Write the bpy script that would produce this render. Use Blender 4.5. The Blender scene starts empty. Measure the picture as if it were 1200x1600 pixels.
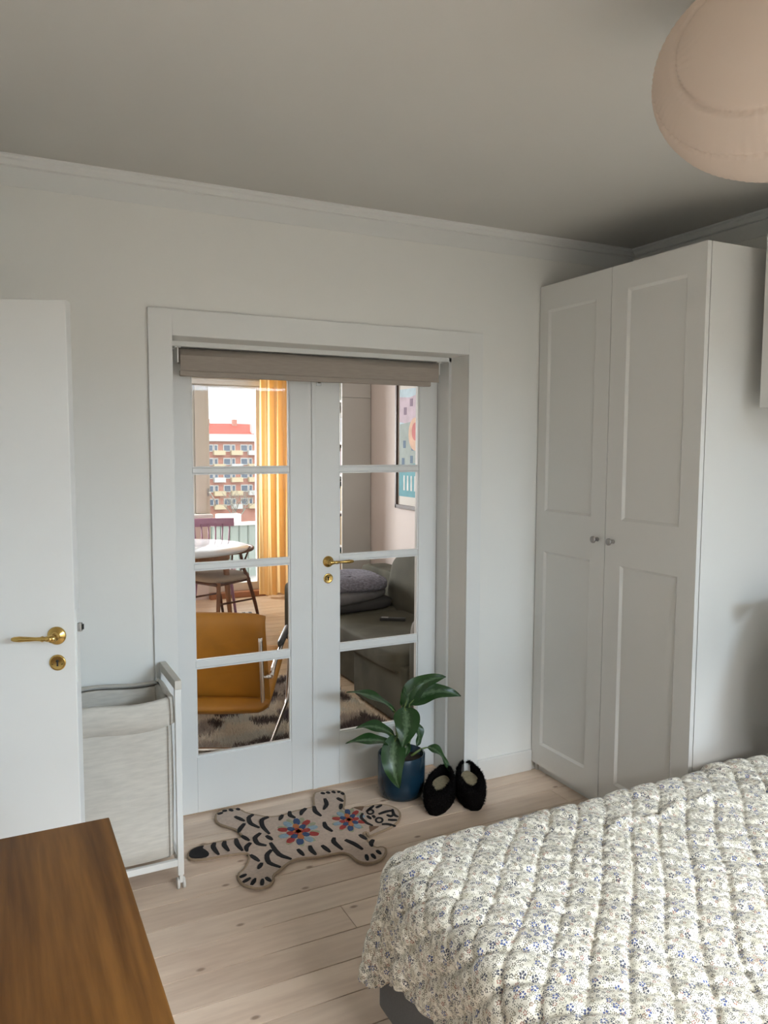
import bpy, bmesh, math, random
import numpy as np
from mathutils import Vector, Matrix, Quaternion

random.seed(7); np.random.seed(7)
scene = bpy.context.scene
col = scene.collection
PI = math.pi

# ------------------------------------------------------------------ camera
CAM_H = 1.61
F_PX = 1223.56
YAW, PITCH, ROLL = math.radians(26.682), math.radians(-4.854), math.radians(0.22)
Fv = Vector((math.sin(YAW)*math.cos(PITCH), math.cos(YAW)*math.cos(PITCH), math.sin(PITCH)))
Rv = Vector((math.cos(YAW), -math.sin(YAW), 0)); Uv = Rv.cross(Fv)
R2 = Rv*math.cos(ROLL) + Uv*math.sin(ROLL); U2 = -Rv*math.sin(ROLL) + Uv*math.cos(ROLL)
cam_d = bpy.data.cameras.new('camera')
cam_d.sensor_fit = 'VERTICAL'; cam_d.sensor_height = 32.0; cam_d.lens = F_PX/1600*32.0
cam_d.clip_end = 1000; cam_d.clip_start = 0.02
cam = bpy.data.objects.new('camera', cam_d); col.objects.link(cam)
M = Matrix((R2, U2, -Fv)).transposed().to_4x4(); M.translation = (0, 0, CAM_H)
cam.matrix_world = M
scene.camera = cam

def floor_point(px, py, z=0.0):
    d = Fv + R2*((px-600)/F_PX) - U2*((py-800)/F_PX)
    t = (z-CAM_H)/d.z
    return Vector((d.x*t, d.y*t, z))

# ------------------------------------------------------------------ world, light, exposure
w = bpy.data.worlds.new('world'); scene.world = w; w.use_nodes = True
bg = w.node_tree.nodes['Background']
bg.inputs[0].default_value = (0.93, 0.97, 1.0, 1); bg.inputs[1].default_value = 3.6
scene.view_settings.view_transform = 'Standard'; scene.view_settings.look = 'None'
scene.view_settings.exposure = -0.18; scene.view_settings.gamma = 1.0
scene.view_settings.use_curve_mapping = False

def area(name, loc, target, sx, sy, power, color):
    l = bpy.data.lights.new(name, 'AREA'); l.shape = 'RECTANGLE'; l.size = sx; l.size_y = sy
    l.energy = power; l.color = color
    o = bpy.data.objects.new(name, l); col.objects.link(o); o.location = loc
    o.rotation_euler = (Vector(target)-Vector(loc)).to_track_quat('-Z', 'Y').to_euler()
    return o
# daylight entering by the bedroom window behind the viewer, and by the living room windows
area('daylight_bedroom_window', (3.3, -3.4, 2.70), (1.5, 1.0, 2.10), 3.4, 0.75, 350, (0.62, 0.81, 1.0))
area('daylight_bedroom_sky', (1.8, -2.4, 3.7), (1.6, 0.2, 0.7), 3.6, 2.0, 2300, (0.97, 0.98, 1.0))
area('daylight_living_window', (0.95, 8.75, 1.75), (1.3, 5.5, 0.9), 1.6, 1.4, 310, (0.98, 0.98, 1.0))

# ------------------------------------------------------------------ materials
MATS = {}
def nodes_of(m):
    m.use_nodes = True
    nt = m.node_tree
    return nt, nt.nodes, nt.links, nt.nodes['Principled BSDF']
def mat(name, colr, rough=0.5, metal=0.0, var=0.0, vscale=4.0, stretch=(1,1,1), bump=0.0, bscale=60.0, bdist=0.002, coat=0.0, spec=None, sheen=0.0):
    if name in MATS: return MATS[name]
    m = bpy.data.materials.new(name); nt, N, L, b = nodes_of(m)
    b.inputs['Base Color'].default_value = (*colr, 1); b.inputs['Roughness'].default_value = rough
    b.inputs['Metallic'].default_value = metal
    if coat: b.inputs['Coat Weight'].default_value = coat
    if spec is not None: b.inputs['Specular IOR Level'].default_value = spec
    if sheen: b.inputs['Sheen Weight'].default_value = sheen
    tc = N.new('ShaderNodeTexCoord'); mp = N.new('ShaderNodeMapping'); mp.inputs['Scale'].default_value = stretch
    L.new(tc.outputs['Object'], mp.inputs['Vector'])
    n = N.new('ShaderNodeTexNoise'); n.inputs['Scale'].default_value = vscale; n.inputs['Detail'].default_value = 5
    L.new(mp.outputs[0], n.inputs['Vector'])
    r = N.new('ShaderNodeValToRGB'); e = r.color_ramp.elements
    e[0].position = 0.3; e[1].position = 0.7
    v = var if var else 0.02
    e[0].color = (*[max(0, c*(1-v)) for c in colr], 1); e[1].color = (*[min(1, c*(1+v)) for c in colr], 1)
    L.new(n.outputs['Fac'], r.inputs[0]); L.new(r.outputs[0], b.inputs['Base Color'])
    if bump:
        n2 = N.new('ShaderNodeTexNoise'); n2.inputs['Scale'].default_value = bscale; n2.inputs['Detail'].default_value = 4
        L.new(mp.outputs[0], n2.inputs['Vector'])
        bu = N.new('ShaderNodeBump'); bu.inputs['Strength'].default_value = bump; bu.inputs['Distance'].default_value = bdist
        L.new(n2.outputs['Fac'], bu.inputs['Height']); L.new(bu.outputs[0], b.inputs['Normal'])
    MATS[name] = m
    return m

def glass_mat():
    m = bpy.data.materials.new('pane_glass'); m.use_nodes = True
    nt = m.node_tree; N = nt.nodes; L = nt.links; N.clear()
    out = N.new('ShaderNodeOutputMaterial'); mix = N.new('ShaderNodeMixShader')
    tr = N.new('ShaderNodeBsdfTransparent'); tr.inputs[0].default_value = (0.98, 0.985, 0.98, 1)
    gl = N.new('ShaderNodeBsdfGlossy'); gl.inputs['Roughness'].default_value = 0.02
    fr = N.new('ShaderNodeFresnel'); fr.inputs['IOR'].default_value = 1.45
    mu = N.new('ShaderNodeMath'); mu.operation = 'MULTIPLY'; mu.inputs[1].default_value = 0.25
    L.new(fr.outputs[0], mu.inputs[0]); L.new(mu.outputs[0], mix.inputs[0]); L.new(tr.outputs[0], mix.inputs[1]); L.new(gl.outputs[0], mix.inputs[2])
    L.new(mix.outputs[0], out.inputs[0])
    return m
GLASS = glass_mat()

def translucent_mat(name, colr, tcol, fac, rough=0.8, pleat=None):
    m = bpy.data.materials.new(name); m.use_nodes = True
    nt = m.node_tree; N = nt.nodes; L = nt.links; N.clear()
    out = N.new('ShaderNodeOutputMaterial'); mix = N.new('ShaderNodeMixShader'); mix.inputs[0].default_value = fac
    d = N.new('ShaderNodeBsdfDiffuse'); d.inputs[0].default_value = (*colr, 1)
    t = N.new('ShaderNodeBsdfTranslucent'); t.inputs[0].default_value = (*tcol, 1)
    tc = N.new('ShaderNodeTexCoord')
    n = N.new('ShaderNodeTexNoise'); n.inputs['Scale'].default_value = 25; n.inputs['Detail'].default_value = 5
    L.new(tc.outputs['Object'], n.inputs['Vector'])
    bu = N.new('ShaderNodeBump'); bu.inputs['Strength'].default_value = 0.15; bu.inputs['Distance'].default_value = 0.003
    L.new(n.outputs['Fac'], bu.inputs['Height']); L.new(bu.outputs[0], d.inputs['Normal'])
    L.new(d.outputs[0], mix.inputs[1]); L.new(t.outputs[0], mix.inputs[2]); L.new(mix.outputs[0], out.inputs[0])
    return m

def wood_mat(name, c1, c2, axis='x', scale=6.0, rough=0.45, rnd=0.0, knots=False, coat=0.0):
    m = bpy.data.materials.new(name); nt, N, L, b = nodes_of(m)
    tc = N.new('ShaderNodeTexCoord'); mp = N.new('ShaderNodeMapping')
    s = {'x': (0.12, 1, 1), 'y': (1, 0.06, 1), 'z': (1, 1, 0.12)}[axis]
    mp.inputs['Scale'].default_value = s
    oi = N.new('ShaderNodeObjectInfo'); add = N.new('ShaderNodeVectorMath'); add.operation = 'ADD'
    sc = N.new('ShaderNodeVectorMath'); sc.operation = 'SCALE'; sc.inputs['Scale'].default_value = 37.0
    comb = N.new('ShaderNodeCombineXYZ'); L.new(oi.outputs['Random'], comb.inputs[0]); L.new(oi.outputs['Random'], comb.inputs[1])
    L.new(comb.outputs[0], sc.inputs[0])
    L.new(tc.outputs['Object'], mp.inputs['Vector']); L.new(mp.outputs[0], add.inputs[0]); L.new(sc.outputs[0], add.inputs[1])
    n = N.new('ShaderNodeTexNoise'); n.inputs['Scale'].default_value = scale; n.inputs['Detail'].default_value = 6; n.inputs['Distortion'].default_value = 1.2
    L.new(add.outputs[0], n.inputs['Vector'])
    n2 = N.new('ShaderNodeTexNoise'); n2.inputs['Scale'].default_value = scale*9; n2.inputs['Detail'].default_value = 3
    L.new(add.outputs[0], n2.inputs['Vector'])
    mx = N.new('ShaderNodeMath'); mx.operation = 'MULTIPLY_ADD'; mx.inputs[1].default_value = 0.35
    L.new(n2.outputs['Fac'], mx.inputs[0])
    m2 = N.new('ShaderNodeMath'); m2.operation = 'MULTIPLY'; m2.inputs[1].default_value = 0.65
    L.new(n.outputs['Fac'], m2.inputs[0]); L.new(m2.outputs[0], mx.inputs[2])
    r = N.new('ShaderNodeValToRGB'); e = r.color_ramp.elements
    e[0].position = 0.36; e[0].color = (*c1, 1); e[1].position = 0.62; e[1].color = (*c2, 1)
    L.new(mx.outputs[0], r.inputs[0])
    last = r.outputs[0]
    if rnd:
        hs = N.new('ShaderNodeHueSaturation'); ma = N.new('ShaderNodeMapRange')
        ma.inputs['To Min'].default_value = 1-rnd; ma.inputs['To Max'].default_value = 1+rnd
        L.new(oi.outputs['Random'], ma.inputs['Value']); L.new(ma.outputs[0], hs.inputs['Value']); L.new(last, hs.inputs['Color'])
        last = hs.outputs[0]
    if knots:
        mp2 = N.new('ShaderNodeMapping'); mp2.inputs['Scale'].default_value = (0.55, 1, 1)
        ad2 = N.new('ShaderNodeVectorMath'); ad2.operation = 'ADD'
        L.new(tc.outputs['Object'], mp2.inputs['Vector']); L.new(mp2.outputs[0], ad2.inputs[0]); L.new(sc.outputs[0], ad2.inputs[1])
        vo = N.new('ShaderNodeTexVoronoi'); vo.voronoi_dimensions = '2D'; vo.inputs['Scale'].default_value = 7.0
        L.new(ad2.outputs[0], vo.inputs['Vector'])
        kr = N.new('ShaderNodeValToRGB'); ke = kr.color_ramp.elements
        ke[0].position = 0.03; ke[0].color = (1, 1, 1, 1); ke[1].position = 0.07; ke[1].color = (0, 0, 0, 1)
        L.new(vo.outputs['Distance'], kr.inputs[0])
        mixc = N.new('ShaderNodeMix'); mixc.data_type = 'RGBA'
        mixc.inputs['B'].default_value = (c1[0]*0.45, c1[1]*0.36, c1[2]*0.3, 1)
        kk = N.new('ShaderNodeMath'); kk.operation = 'MULTIPLY'; kk.inputs[1].default_value = 0.8
        sk = N.new('ShaderNodeSeparateColor'); L.new(vo.outputs['Color'], sk.inputs[0])
        lt = N.new('ShaderNodeMath'); lt.operation = 'LESS_THAN'; lt.inputs[1].default_value = 0.33; L.new(sk.outputs[0], lt.inputs[0])
        k3 = N.new('ShaderNodeMath'); k3.operation = 'MULTIPLY'; L.new(kr.outputs[0], k3.inputs[0]); L.new(lt.outputs[0], k3.inputs[1])
        L.new(k3.outputs[0], kk.inputs[0]); L.new(kk.outputs[0], mixc.inputs['Factor']); L.new(last, mixc.inputs['A'])
        last = mixc.outputs['Result']
    L.new(last, b.inputs['Base Color'])
    b.inputs['Roughness'].default_value = rough; b.inputs['Specular IOR Level'].default_value = 0.3
    if coat: b.inputs['Coat Weight'].default_value = coat; b.inputs['Coat Roughness'].default_value = 0.3
    bu = N.new('ShaderNodeBump'); bu.inputs['Strength'].default_value = 0.12; bu.inputs['Distance'].default_value = 0.001
    L.new(mx.outputs[0], bu.inputs['Height']); L.new(bu.outputs[0], b.inputs['Normal'])
    return m

WALL = mat('wall_paint', (0.84, 0.83, 0.79), 0.75, var=0.015, vscale=2, bump=0.06, bscale=120)
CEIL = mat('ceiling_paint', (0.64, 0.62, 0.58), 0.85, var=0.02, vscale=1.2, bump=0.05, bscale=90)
PAINT = mat('white_gloss_paint', (0.80, 0.80, 0.775), 0.38, var=0.01, vscale=3, bump=0.04, bscale=40)
DOORP = mat('white_door_paint', (0.80, 0.80, 0.78), 0.42, var=0.012, vscale=3, bump=0.05, bscale=30)
WARD = mat('wardrobe_foil', (0.78, 0.765, 0.73), 0.42, var=0.008, vscale=2)
BRASS = mat('brass', (0.62, 0.42, 0.14), 0.22, 1.0, var=0.12, vscale=30)
DARK = mat('dark_hole', (0.02, 0.018, 0.015), 0.7)
CHROME = mat('chrome', (0.72, 0.70, 0.68), 0.14, 1.0, var=0.04)
STEEL = mat('brushed_steel', (0.55, 0.55, 0.54), 0.35, 1.0, var=0.06, vscale=40)
BLACK = mat('black_plastic', (0.02, 0.02, 0.02), 0.45)
PLANK = wood_mat('pale_pine_plank', (0.66, 0.51, 0.40), (0.84, 0.69, 0.56), 'x', 5, 0.42, 0.07, True)
PLANK2 = wood_mat('oiled_pine_plank', (0.56, 0.40, 0.26), (0.72, 0.54, 0.37), 'x', 5, 0.33, 0.05, True)
DESKW = wood_mat('brown_veneer', (0.100, 0.037, 0.005), (0.225, 0.096, 0.019), 'y', 9, 0.5, 0, False, 0.0)
TEAK = wood_mat('teak', (0.20, 0.09, 0.045), (0.36, 0.17, 0.085), 'z', 8, 0.4)
LIVW = mat('living_wall_paint', (0.79, 0.70, 0.66), 0.75, var=0.015, vscale=2, bump=0.05, bscale=120)
FRAMEW = mat('window_paint', (0.70, 0.65, 0.57), 0.5, var=0.03, vscale=5)

# ------------------------------------------------------------------ mesh helpers
def link(name, me, m=None, parent=None):
    o = bpy.data.objects.new(name, me); col.objects.link(o)
    if m is not None and hasattr(me, 'materials') and len(me.materials) == 0: me.materials.append(m)
    if parent is not None: o.parent = parent
    return o
class MB:
    def __init__(s): s.v = []; s.f = []; s.sm = []
    def add(s, vs, fs, smooth=False):
        k = len(s.v); s.v += [tuple(p) for p in vs]; s.f += [tuple(i+k for i in f) for f in fs]; s.sm += [smooth]*len(fs)
        return s
    def box(s, x0, x1, y0, y1, z0, z1, mtx=None):
        x0, x1 = min(x0, x1), max(x0, x1); y0, y1 = min(y0, y1), max(y0, y1); z0, z1 = min(z0, z1), max(z0, z1)
        vs = [(x, y, z) for z in (z0, z1) for y in (y0, y1) for x in (x0, x1)]
        if mtx is not None: vs = [mtx @ Vector(p) for p in vs]
        return s.add(vs, [(0,2,3,1),(4,5,7,6),(0,1,5,4),(1,3,7,5),(3,2,6,7),(2,0,4,6)])
    def tube(s, pts, r, n=10, closed=False, taper=None):
        pts = [Vector(p) for p in pts]; K = len(pts); rings = []
        def tang(i):
            if closed: return (pts[(i+1) % K]-pts[i-1]).normalized()
            a = pts[min(i+1, K-1)]-pts[max(i-1, 0)]
            return a.normalized()
        t0 = tang(0); up = Vector((0,0,1)) if abs(t0.z) < 0.9 else Vector((1,0,0))
        nrm = (up - t0*up.dot(t0)).normalized()
        for i in range(K):
            t = tang(i); nrm = (nrm - t*nrm.dot(t)).normalized(); bn = t.cross(nrm)
            rr = r[i] if isinstance(r, (list, tuple)) else r
            rings.append([pts[i] + (nrm*math.cos(2*PI*j/n) + bn*math.sin(2*PI*j/n))*rr for j in range(n)])
        vs = [p for R in rings for p in R]; fs = []
        for i in range(K if closed else K-1):
            a = i*n; b2 = ((i+1) % K)*n
            for j in range(n): fs.append((a+j, a+(j+1) % n, b2+(j+1) % n, b2+j))
        s.add(vs, fs, True)
        if not closed:
            k = len(s.v)-len(vs)
            s.f.append(tuple(k+j for j in reversed(range(n)))); s.sm.append(False)
            s.f.append(tuple(k+(K-1)*n+j for j in range(n))); s.sm.append(False)
        return s
    def lathe(s, prof, n=32, mtx=None, smooth=True):
        vs = []; fs = []
        for (r, z) in prof:
            for j in range(n):
                a = 2*PI*j/n; p = Vector((r*math.cos(a), r*math.sin(a), z)); vs.append(mtx @ p if mtx is not None else p)
        for i in range(len(prof)-1):
            for j in range(n):
                fs.append((i*n+j, i*n+(j+1) % n, (i+1)*n+(j+1) % n, (i+1)*n+j))
        s.add(vs, fs, smooth)
        return s
    def prism(s, poly, z0, z1, mtx=None):
        n = len(poly); vs = [(x, y, z0) for x, y in poly] + [(x, y, z1) for x, y in poly]
        if mtx is not None: vs = [mtx @ Vector(p) for p in vs]
        fs = [tuple(reversed(range(n))), tuple(range(n, 2*n))] + [(i, (i+1) % n, n+(i+1) % n, n+i) for i in range(n)]
        return s.add(vs, fs)
    def superell(s, c, r, e1=0.35, e2=0.35, nu=36, nv=20, mtx=None):
        def sp(x, e): return math.copysign(abs(x)**e, x)
        vs = []; fs = []
        for i in range(nv+1):
            ph = -PI/2 + PI*i/nv
            for j in range(nu):
                th = 2*PI*j/nu
                p = Vector((r[0]*sp(math.cos(ph), e1)*sp(math.cos(th), e2), r[1]*sp(math.cos(ph), e1)*sp(math.sin(th), e2), r[2]*sp(math.sin(ph), e1)))
                if mtx is not None: p = mtx @ p
                vs.append(p + Vector(c))
        for i in range(nv):
            for j in range(nu): fs.append((i*nu+j, i*nu+(j+1) % nu, (i+1)*nu+(j+1) % nu, (i+1)*nu+j))
        return s.add(vs, fs, True)
    def mesh(s, name, bevel=0.0, seg=2):
        me = bpy.data.meshes.new(name); me.from_pydata(s.v, [], s.f)
        me.polygons.foreach_set('use_smooth', s.sm)
        if bevel or True:
            bm = bmesh.new(); bm.from_mesh(me)
            bmesh.ops.remove_doubles(bm, verts=bm.verts, dist=1e-6)
            bmesh.ops.recalc_face_normals(bm, faces=bm.faces)
            if bevel: bmesh.ops.bevel(bm, geom=list(bm.edges), offset=bevel, segments=seg, affect='EDGES', profile=0.5, clamp_overlap=True)
            bm.to_mesh(me); bm.free()
        me.update(); return me
    def build(s, name, m, parent=None, bevel=0.0, seg=2):
        return link(name, s.mesh(name, bevel, seg), m, parent)
def box(name, x0, x1, y0, y1, z0, z1, m, parent=None, bevel=0.0, seg=2):
    return MB().box(x0, x1, y0, y1, z0, z1).build(name, m, parent, bevel, seg)
def tag(o, label, cat, group=None, kind=None):
    o['label'] = label; o['category'] = cat
    if group: o['group'] = group
    if kind: o['kind'] = kind
    return o
def struct(o, label=None):
    o['kind'] = 'structure'
    if label: o['label'] = label
    return o
def empty(name, loc=(0,0,0)):
    o = bpy.data.objects.new(name, None); col.objects.link(o); o.location = loc; o.empty_display_size = 0.1
    return o
def thing(name, label, cat, group=None):
    return tag(empty(name), label, cat, group)
def sthing(name, label):
    return struct(empty(name), label)

# ------------------------------------------------------------------ room dimensions
YW = 3.06      # bedroom face of the wall with the double door
YL = 3.38      # living room face of the same wall
XR, XL, YB, ZC = 2.936, -0.62, -1.0, 2.593
OX0, OX1, OZ = 0.632, 1.962, 2.022      # door opening
LX0, LX1, LY1 = -0.9, 3.0, 8.05         # living room

# ---- bedroom shell
m = MB(); m.box(XL-0.2, OX0, YW, YL, -0.02, ZC).box(OX1, LX1+0.2, YW, YL, -0.02, ZC).box(OX0, OX1, YW, YL, OZ, ZC)
struct(m.build('wall_far', WALL), 'white painted wall around the glazed double door')
struct(box('wall_right', XR, XR+0.2, YB-0.2, YW, -0.02, ZC, WALL), 'white wall behind the wardrobe and bed')
struct(box('wall_left', XL-0.2, XL, YB-0.2, YW, -0.02, ZC, WALL), 'white wall holding the open door')
WX0, WX1, WZ0, WZ1 = 0.55, 2.88, 0.85, 2.25
m = MB(); m.box(XL, WX0, YB-0.2, YB, -0.02, ZC).box(WX1, XR, YB-0.2, YB, -0.02, ZC).box(WX0, WX1, YB-0.2, YB, -0.02, WZ0).box(WX0, WX1, YB-0.2, YB, WZ1, ZC)
struct(m.build('wall_back', WALL), 'white wall with the bedroom window')
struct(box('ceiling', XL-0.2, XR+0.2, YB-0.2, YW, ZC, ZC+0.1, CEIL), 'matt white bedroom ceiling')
win = sthing('window_1', 'white framed bedroom window behind the viewer')
for (a, b2) in ((WX0, WX0+0.06), (WX1-0.06, WX1), (1.68, 1.74)):
    box('window_stile', a, b2, YB-0.14, YB-0.08, WZ0, WZ1, PAINT, win)
for (a, b2) in ((WZ0, WZ0+0.06), (WZ1-0.06, WZ1)):
    box('window_rail', WX0, WX1, YB-0.14, YB-0.08, a, b2, PAINT, win)
for (a, b2) in ((WX0+0.06, 1.68), (1.74, WX1-0.06)):
    box('pane', a, b2, YB-0.115, YB-0.109, WZ0+0.06, WZ1-0.06, GLASS, win)
# floor planks, running along the door wall
fl = struct(box('floor', XL, XR, YB, YW, -0.06, -0.022, mat('floor_gap', (0.09, 0.06, 0.04), 0.9)), 'pale pine plank floor of the bedroom')
PWID = 0.1393
y = 2.13 - PWID*22; k = 0
plank_cache = {}
def plank(x0, x1, y0, y1, m_, parent):
    key = (round(x1-x0, 3), round(y1-y0, 4), m_.name)
    if key not in plank_cache:
        plank_cache[key] = MB().box(0, x1-x0, 0.0020, y1-y0-0.0020, -0.022, 0).mesh('plank', 0.0005, 1); plank_cache[key].materials.append(m_)
    o = link('plank', plank_cache[key], None, parent); o.location = (x0, y0, random.uniform(-0.0006, 0.0))
joints = {2.27: 1.02}
while y < 3.31:
    y1 = min(y+PWID, 3.32); y0c = max(y, YB)
    xa, xb = (XL, XR) if y1 <= YW+0.001 else (OX0, OX1)
    if y1 > y0c+0.01:
        if y < YW < y1: xa, xb = XL, XR
        js = 1.045 if abs(y-2.2693) < 0.02 else random.choice([0.2, -0.2, 2.3, 2.6])
        if y1 <= YW:
            plank(xa, js-0.001, y0c, y1, PLANK, fl); plank(js+0.001, xb, y0c, y1, PLANK, fl)
        elif y < YW:
            plank(xa, xb, y0c, YW, PLANK, fl); plank(OX0, OX1, YW, y1, PLANK, fl)
        else: plank(xa, xb, y0c, y1, PLANK, fl)
    y += PWID
box('subfloor', OX0, OX1, YW, YL, -0.06, -0.023, MATS['floor_gap'], fl)

# ---- trims
m = MB()
m.box(0.543, OX0, YW-0.013, YW, 0, 2.121).box(OX1, 2.038, YW-0.013, YW, 0, 2.121).box(OX0, OX1, YW-0.013, YW, OZ, 2.121)
struct(m.build('trim_1', PAINT, None, 0.0015, 1), 'flat white casing around the double door')
m = MB(); s_ = 0.014
m.box(OX0, OX0+s_, 3.20, YL, 0, OZ).box(OX1-s_, OX1, 3.20, YL, 0, OZ).box(OX0, OX1, 3.20, YL, OZ-0.02, OZ)
struct(m.build('trim_2', PAINT, None, 0.0015, 1), 'white stop bead of the door frame')
def cornice(name, a, b2, nx, ny, label):
    prof = [(0, 0), (0.036, 0), (0.036, -0.006), (0.028, -0.012), (0.028, -0.018), (0.018, -0.030), (0.018, -0.034), (0.004, -0.036), (0.004, -0.10), (0, -0.10)]
    vs = []
    for p in (a, b2):
        for (d, z) in prof: vs.append((p[0]+nx*d, p[1]+ny*d, ZC+z))
    n = len(prof); fs = [tuple(range(n)), tuple(reversed(range(n, 2*n)))] + [(i, (i+1) % n, n+(i+1) % n, n+i) for i in range(n)]
    return struct(MB().add(vs, fs).build(name, PAINT), label)
cornice('trim_3', (XL, YW), (XR, YW), 0, -1, 'slim white cornice over the door wall')
cornice('trim_4', (XR, YB), (XR, YW-0.037), -1, 0, 'slim white cornice along the wardrobe wall')
cornice('trim_5', (XL, YB), (XL, YW-0.037), 1, 0, 'slim white cornice along the wall of the open door')
struct(box('baseboard_far', 2.038, 2.36, YW-0.014, YW, 0, 0.105, PAINT, None, 0.003), 'white skirting beside the wardrobe')
struct(box('baseboard_left', XL+0.001, 0.543, YW-0.014, YW, 0, 0.105, PAINT, None, 0.003), 'white skirting behind the laundry hamper')

# ---- brass lever handle and keyhole plate, local: x along lever, y out of the door, z up
def lever(parent, loc, rot, flip):
    ry = Matrix.Rotation(PI/2, 4, 'X')   # lathe axis z -> -y
    T = Matrix.Translation(loc) @ Matrix.Rotation(rot, 4, 'Z')
    h = MB().lathe([(0, 0), (0.026, 0), (0.026, 0.003), (0.023, 0.006), (0.014, 0.009), (0.010, 0.014), (0.0095, 0.034), (0.011, 0.040), (0.010, 0.046), (0, 0.048)], 28, T @ ry).build('handle_rosette', BRASS, parent)
    s = -1 if flip else 1
    prof = [(0, -0.004), (0.008, 0), (0.0085, 0.012), (0.0062, 0.020), (0.0085, 0.026), (0.0062, 0.032), (0.0055, 0.045), (0.0068, 0.065), (0.0082, 0.088), (0.0070, 0.103), (0.0045, 0.110), (0, 0.112)]
    Q = T @ Matrix.Translation((0, -0.040, 0)) @ Matrix.Rotation(s*PI/2, 4, 'Y')
    MB().lathe(prof, 20, Q).build('lever', BRASS, h)
    k = T @ Matrix.Translation((0, 0, -0.078))
    e = MB().lathe([(0, 0), (0.023, 0), (0.023, 0.0025), (0.020, 0.004), (0.018, 0.0035), (0, 0.0035)], 28, k @ ry).build('keyhole_plate', BRASS, parent)
    MB().lathe([(0, 0.0036), (0.0042, 0.0036), (0.0042, 0.0046), (0, 0.0046)], 12, k @ Matrix.Translation((0, 0, 0.005)) @ ry).box(-0.0022, 0.0022, -0.0046, -0.0036, -0.010, 0.004, k).build('keyhole', DARK, e)
    for sx in (-0.013, 0.013):
        MB().lathe([(0, 0.0036), (0.002, 0.0036), (0.002, 0.005), (0, 0.0052)], 8, k @ Matrix.Translation((sx, 0, -0.004)) @ ry).build('screw', mat('dark_brass', (0.2, 0.12, 0.04), 0.4, 1.0), e)

# ---- glazed leaves of the double door
DY0, DY1 = 3.300, 3.340
panes = [(1.513, 1.925), (1.104, 1.489), (0.683, 1.080), (0.261, 0.653)]
def leaf(name, x0, x1, g0, g1, label):
    t = sthing(name, label)
    box('stile', x0, g0, DY0, DY1, 0.012, 2.0, DOORP, t, 0.0025)
    box('stile', g1, x1, DY0, DY1, 0.012, 2.0, DOORP, t, 0.0025)
    box('bottom_rail', g0, g1, DY0, DY1, 0.012, 0.261, DOORP, t, 0.002)
    box('top_rail', g0, g1, DY0, DY1, 1.925, 2.0, DOORP, t, 0.002)
    for a, b2 in ((1.489, 1.513), (1.080, 1.104), (0.653, 0.683)):
        box('glazing_bar', g0, g1, DY0+0.004, DY1-0.004, a, b2, DOORP, t, 0.004)
    for a, b2 in panes:
        p = box('pane', g0, g1, 3.318, 3.322, a, b2, GLASS, t)
        m = MB(); w_ = 0.006
        m.box(g0, g0+w_, 3.306, 3.318, a, b2).box(g1-w_, g1, 3.306, 3.318, a, b2).box(g0+w_, g1-w_, 3.306, 3.318, a, a+w_).box(g0+w_, g1-w_, 3.306, 3.318, b2-w_, b2)
        m.build('glazing_bead', DOORP, p)
    return t
d1 = leaf('door_1', 0.648, 1.302, 0.758, 1.190, 'left glazed leaf of the white double door')
d2 = leaf('door_2', 1.304, 1.946, 1.428, 1.847, 'right glazed leaf with brass handle of the white double door')
box('meeting_bead', 1.292, 1.314, DY0-0.008, DY0, 0.014, 1.93, DOORP, d2, 0.003)
lever(d2, (1.372, DY0, 1.078), 0, False)
bb = box('flush_bolt', 1.314, 1.340, DY0-0.006, DY0, 1.875, 1.925, STEEL, d2, 0.002)
box('bolt_knob', 1.320, 1.334, DY0-0.012, DY0-0.006, 1.885, 1.900, CHROME, bb, 0.002)

# ---- roller blind in the door head
BL = mat('blind_fabric', (0.38, 0.33, 0.285), 0.8, var=0.06, vscale=60, stretch=(0.3, 1, 3), bump=0.2, bscale=300)
rb = thing('roller_blind', 'rolled-up beige roller blind at the top of the double door', 'blind')
ax = Matrix.Translation((0.695, 3.235, 1.968)) @ Matrix.Rotation(PI/2, 4, 'Y')
MB().lathe([(0, 0), (0.031, 0), (0.031, 1.200), (0, 1.200)], 28, ax).build('roll', BL, rb)
sheet = MB(); sheet.box(0.695, 1.895, 3.203, 3.2055, 1.905, 1.968).build('hanging_fabric', BL, rb)
box('hem_bar', 0.690, 1.850, 3.196, 3.212, 1.884, 1.908, BL, rb, 0.005)
for x in (0.686, 1.899):
    MB().box(x-0.0025, x+0.0025, 3.205, 3.27, 1.940, 2.002).box(x-0.012, x+0.012, 3.205, 3.27, 1.998, 2.002).build('bracket', PAINT, rb)

# ---- open white door at the left
a_ = Vector((0.2, 2.352, 0)); dl = Vector((-0.920, 0.392, 0)).normalized()
ang = math.atan2(-dl.y, -dl.x)          # local +x runs from hinge to lock edge
hinge = a_ + dl*0.82
d3 = struct(empty('door_3', hinge), 'plain white interior door standing open beside the hamper'); d3.rotation_euler = (0, 0, ang)
box('door_leaf', 0, 0.82, 0, 0.040, 0.012, 2.006, DOORP, d3, 0.002)
lever(d3, (0.769, 0.0, 1.068), 0, True)
lk = box('lock_plate', 0.8195, 0.8215, 0.008, 0.032, 0.93, 1.14, PAINT, d3, 0.0005)
box('latch', 0.8215, 0.833, 0.012, 0.028, 1.075, 1.10, STEEL, lk, 0.002)
box('latch_bolt', 0.8335, 0.836, 0.018, 0.028, 1.080, 1.095, DARK, lk)
for z in (0.3, 1.75):
    MB().tube([(-0.006, 0.045, z), (-0.006, 0.045, z+0.1)], 0.007, 10).build('hinge', STEEL, d3)

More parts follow.
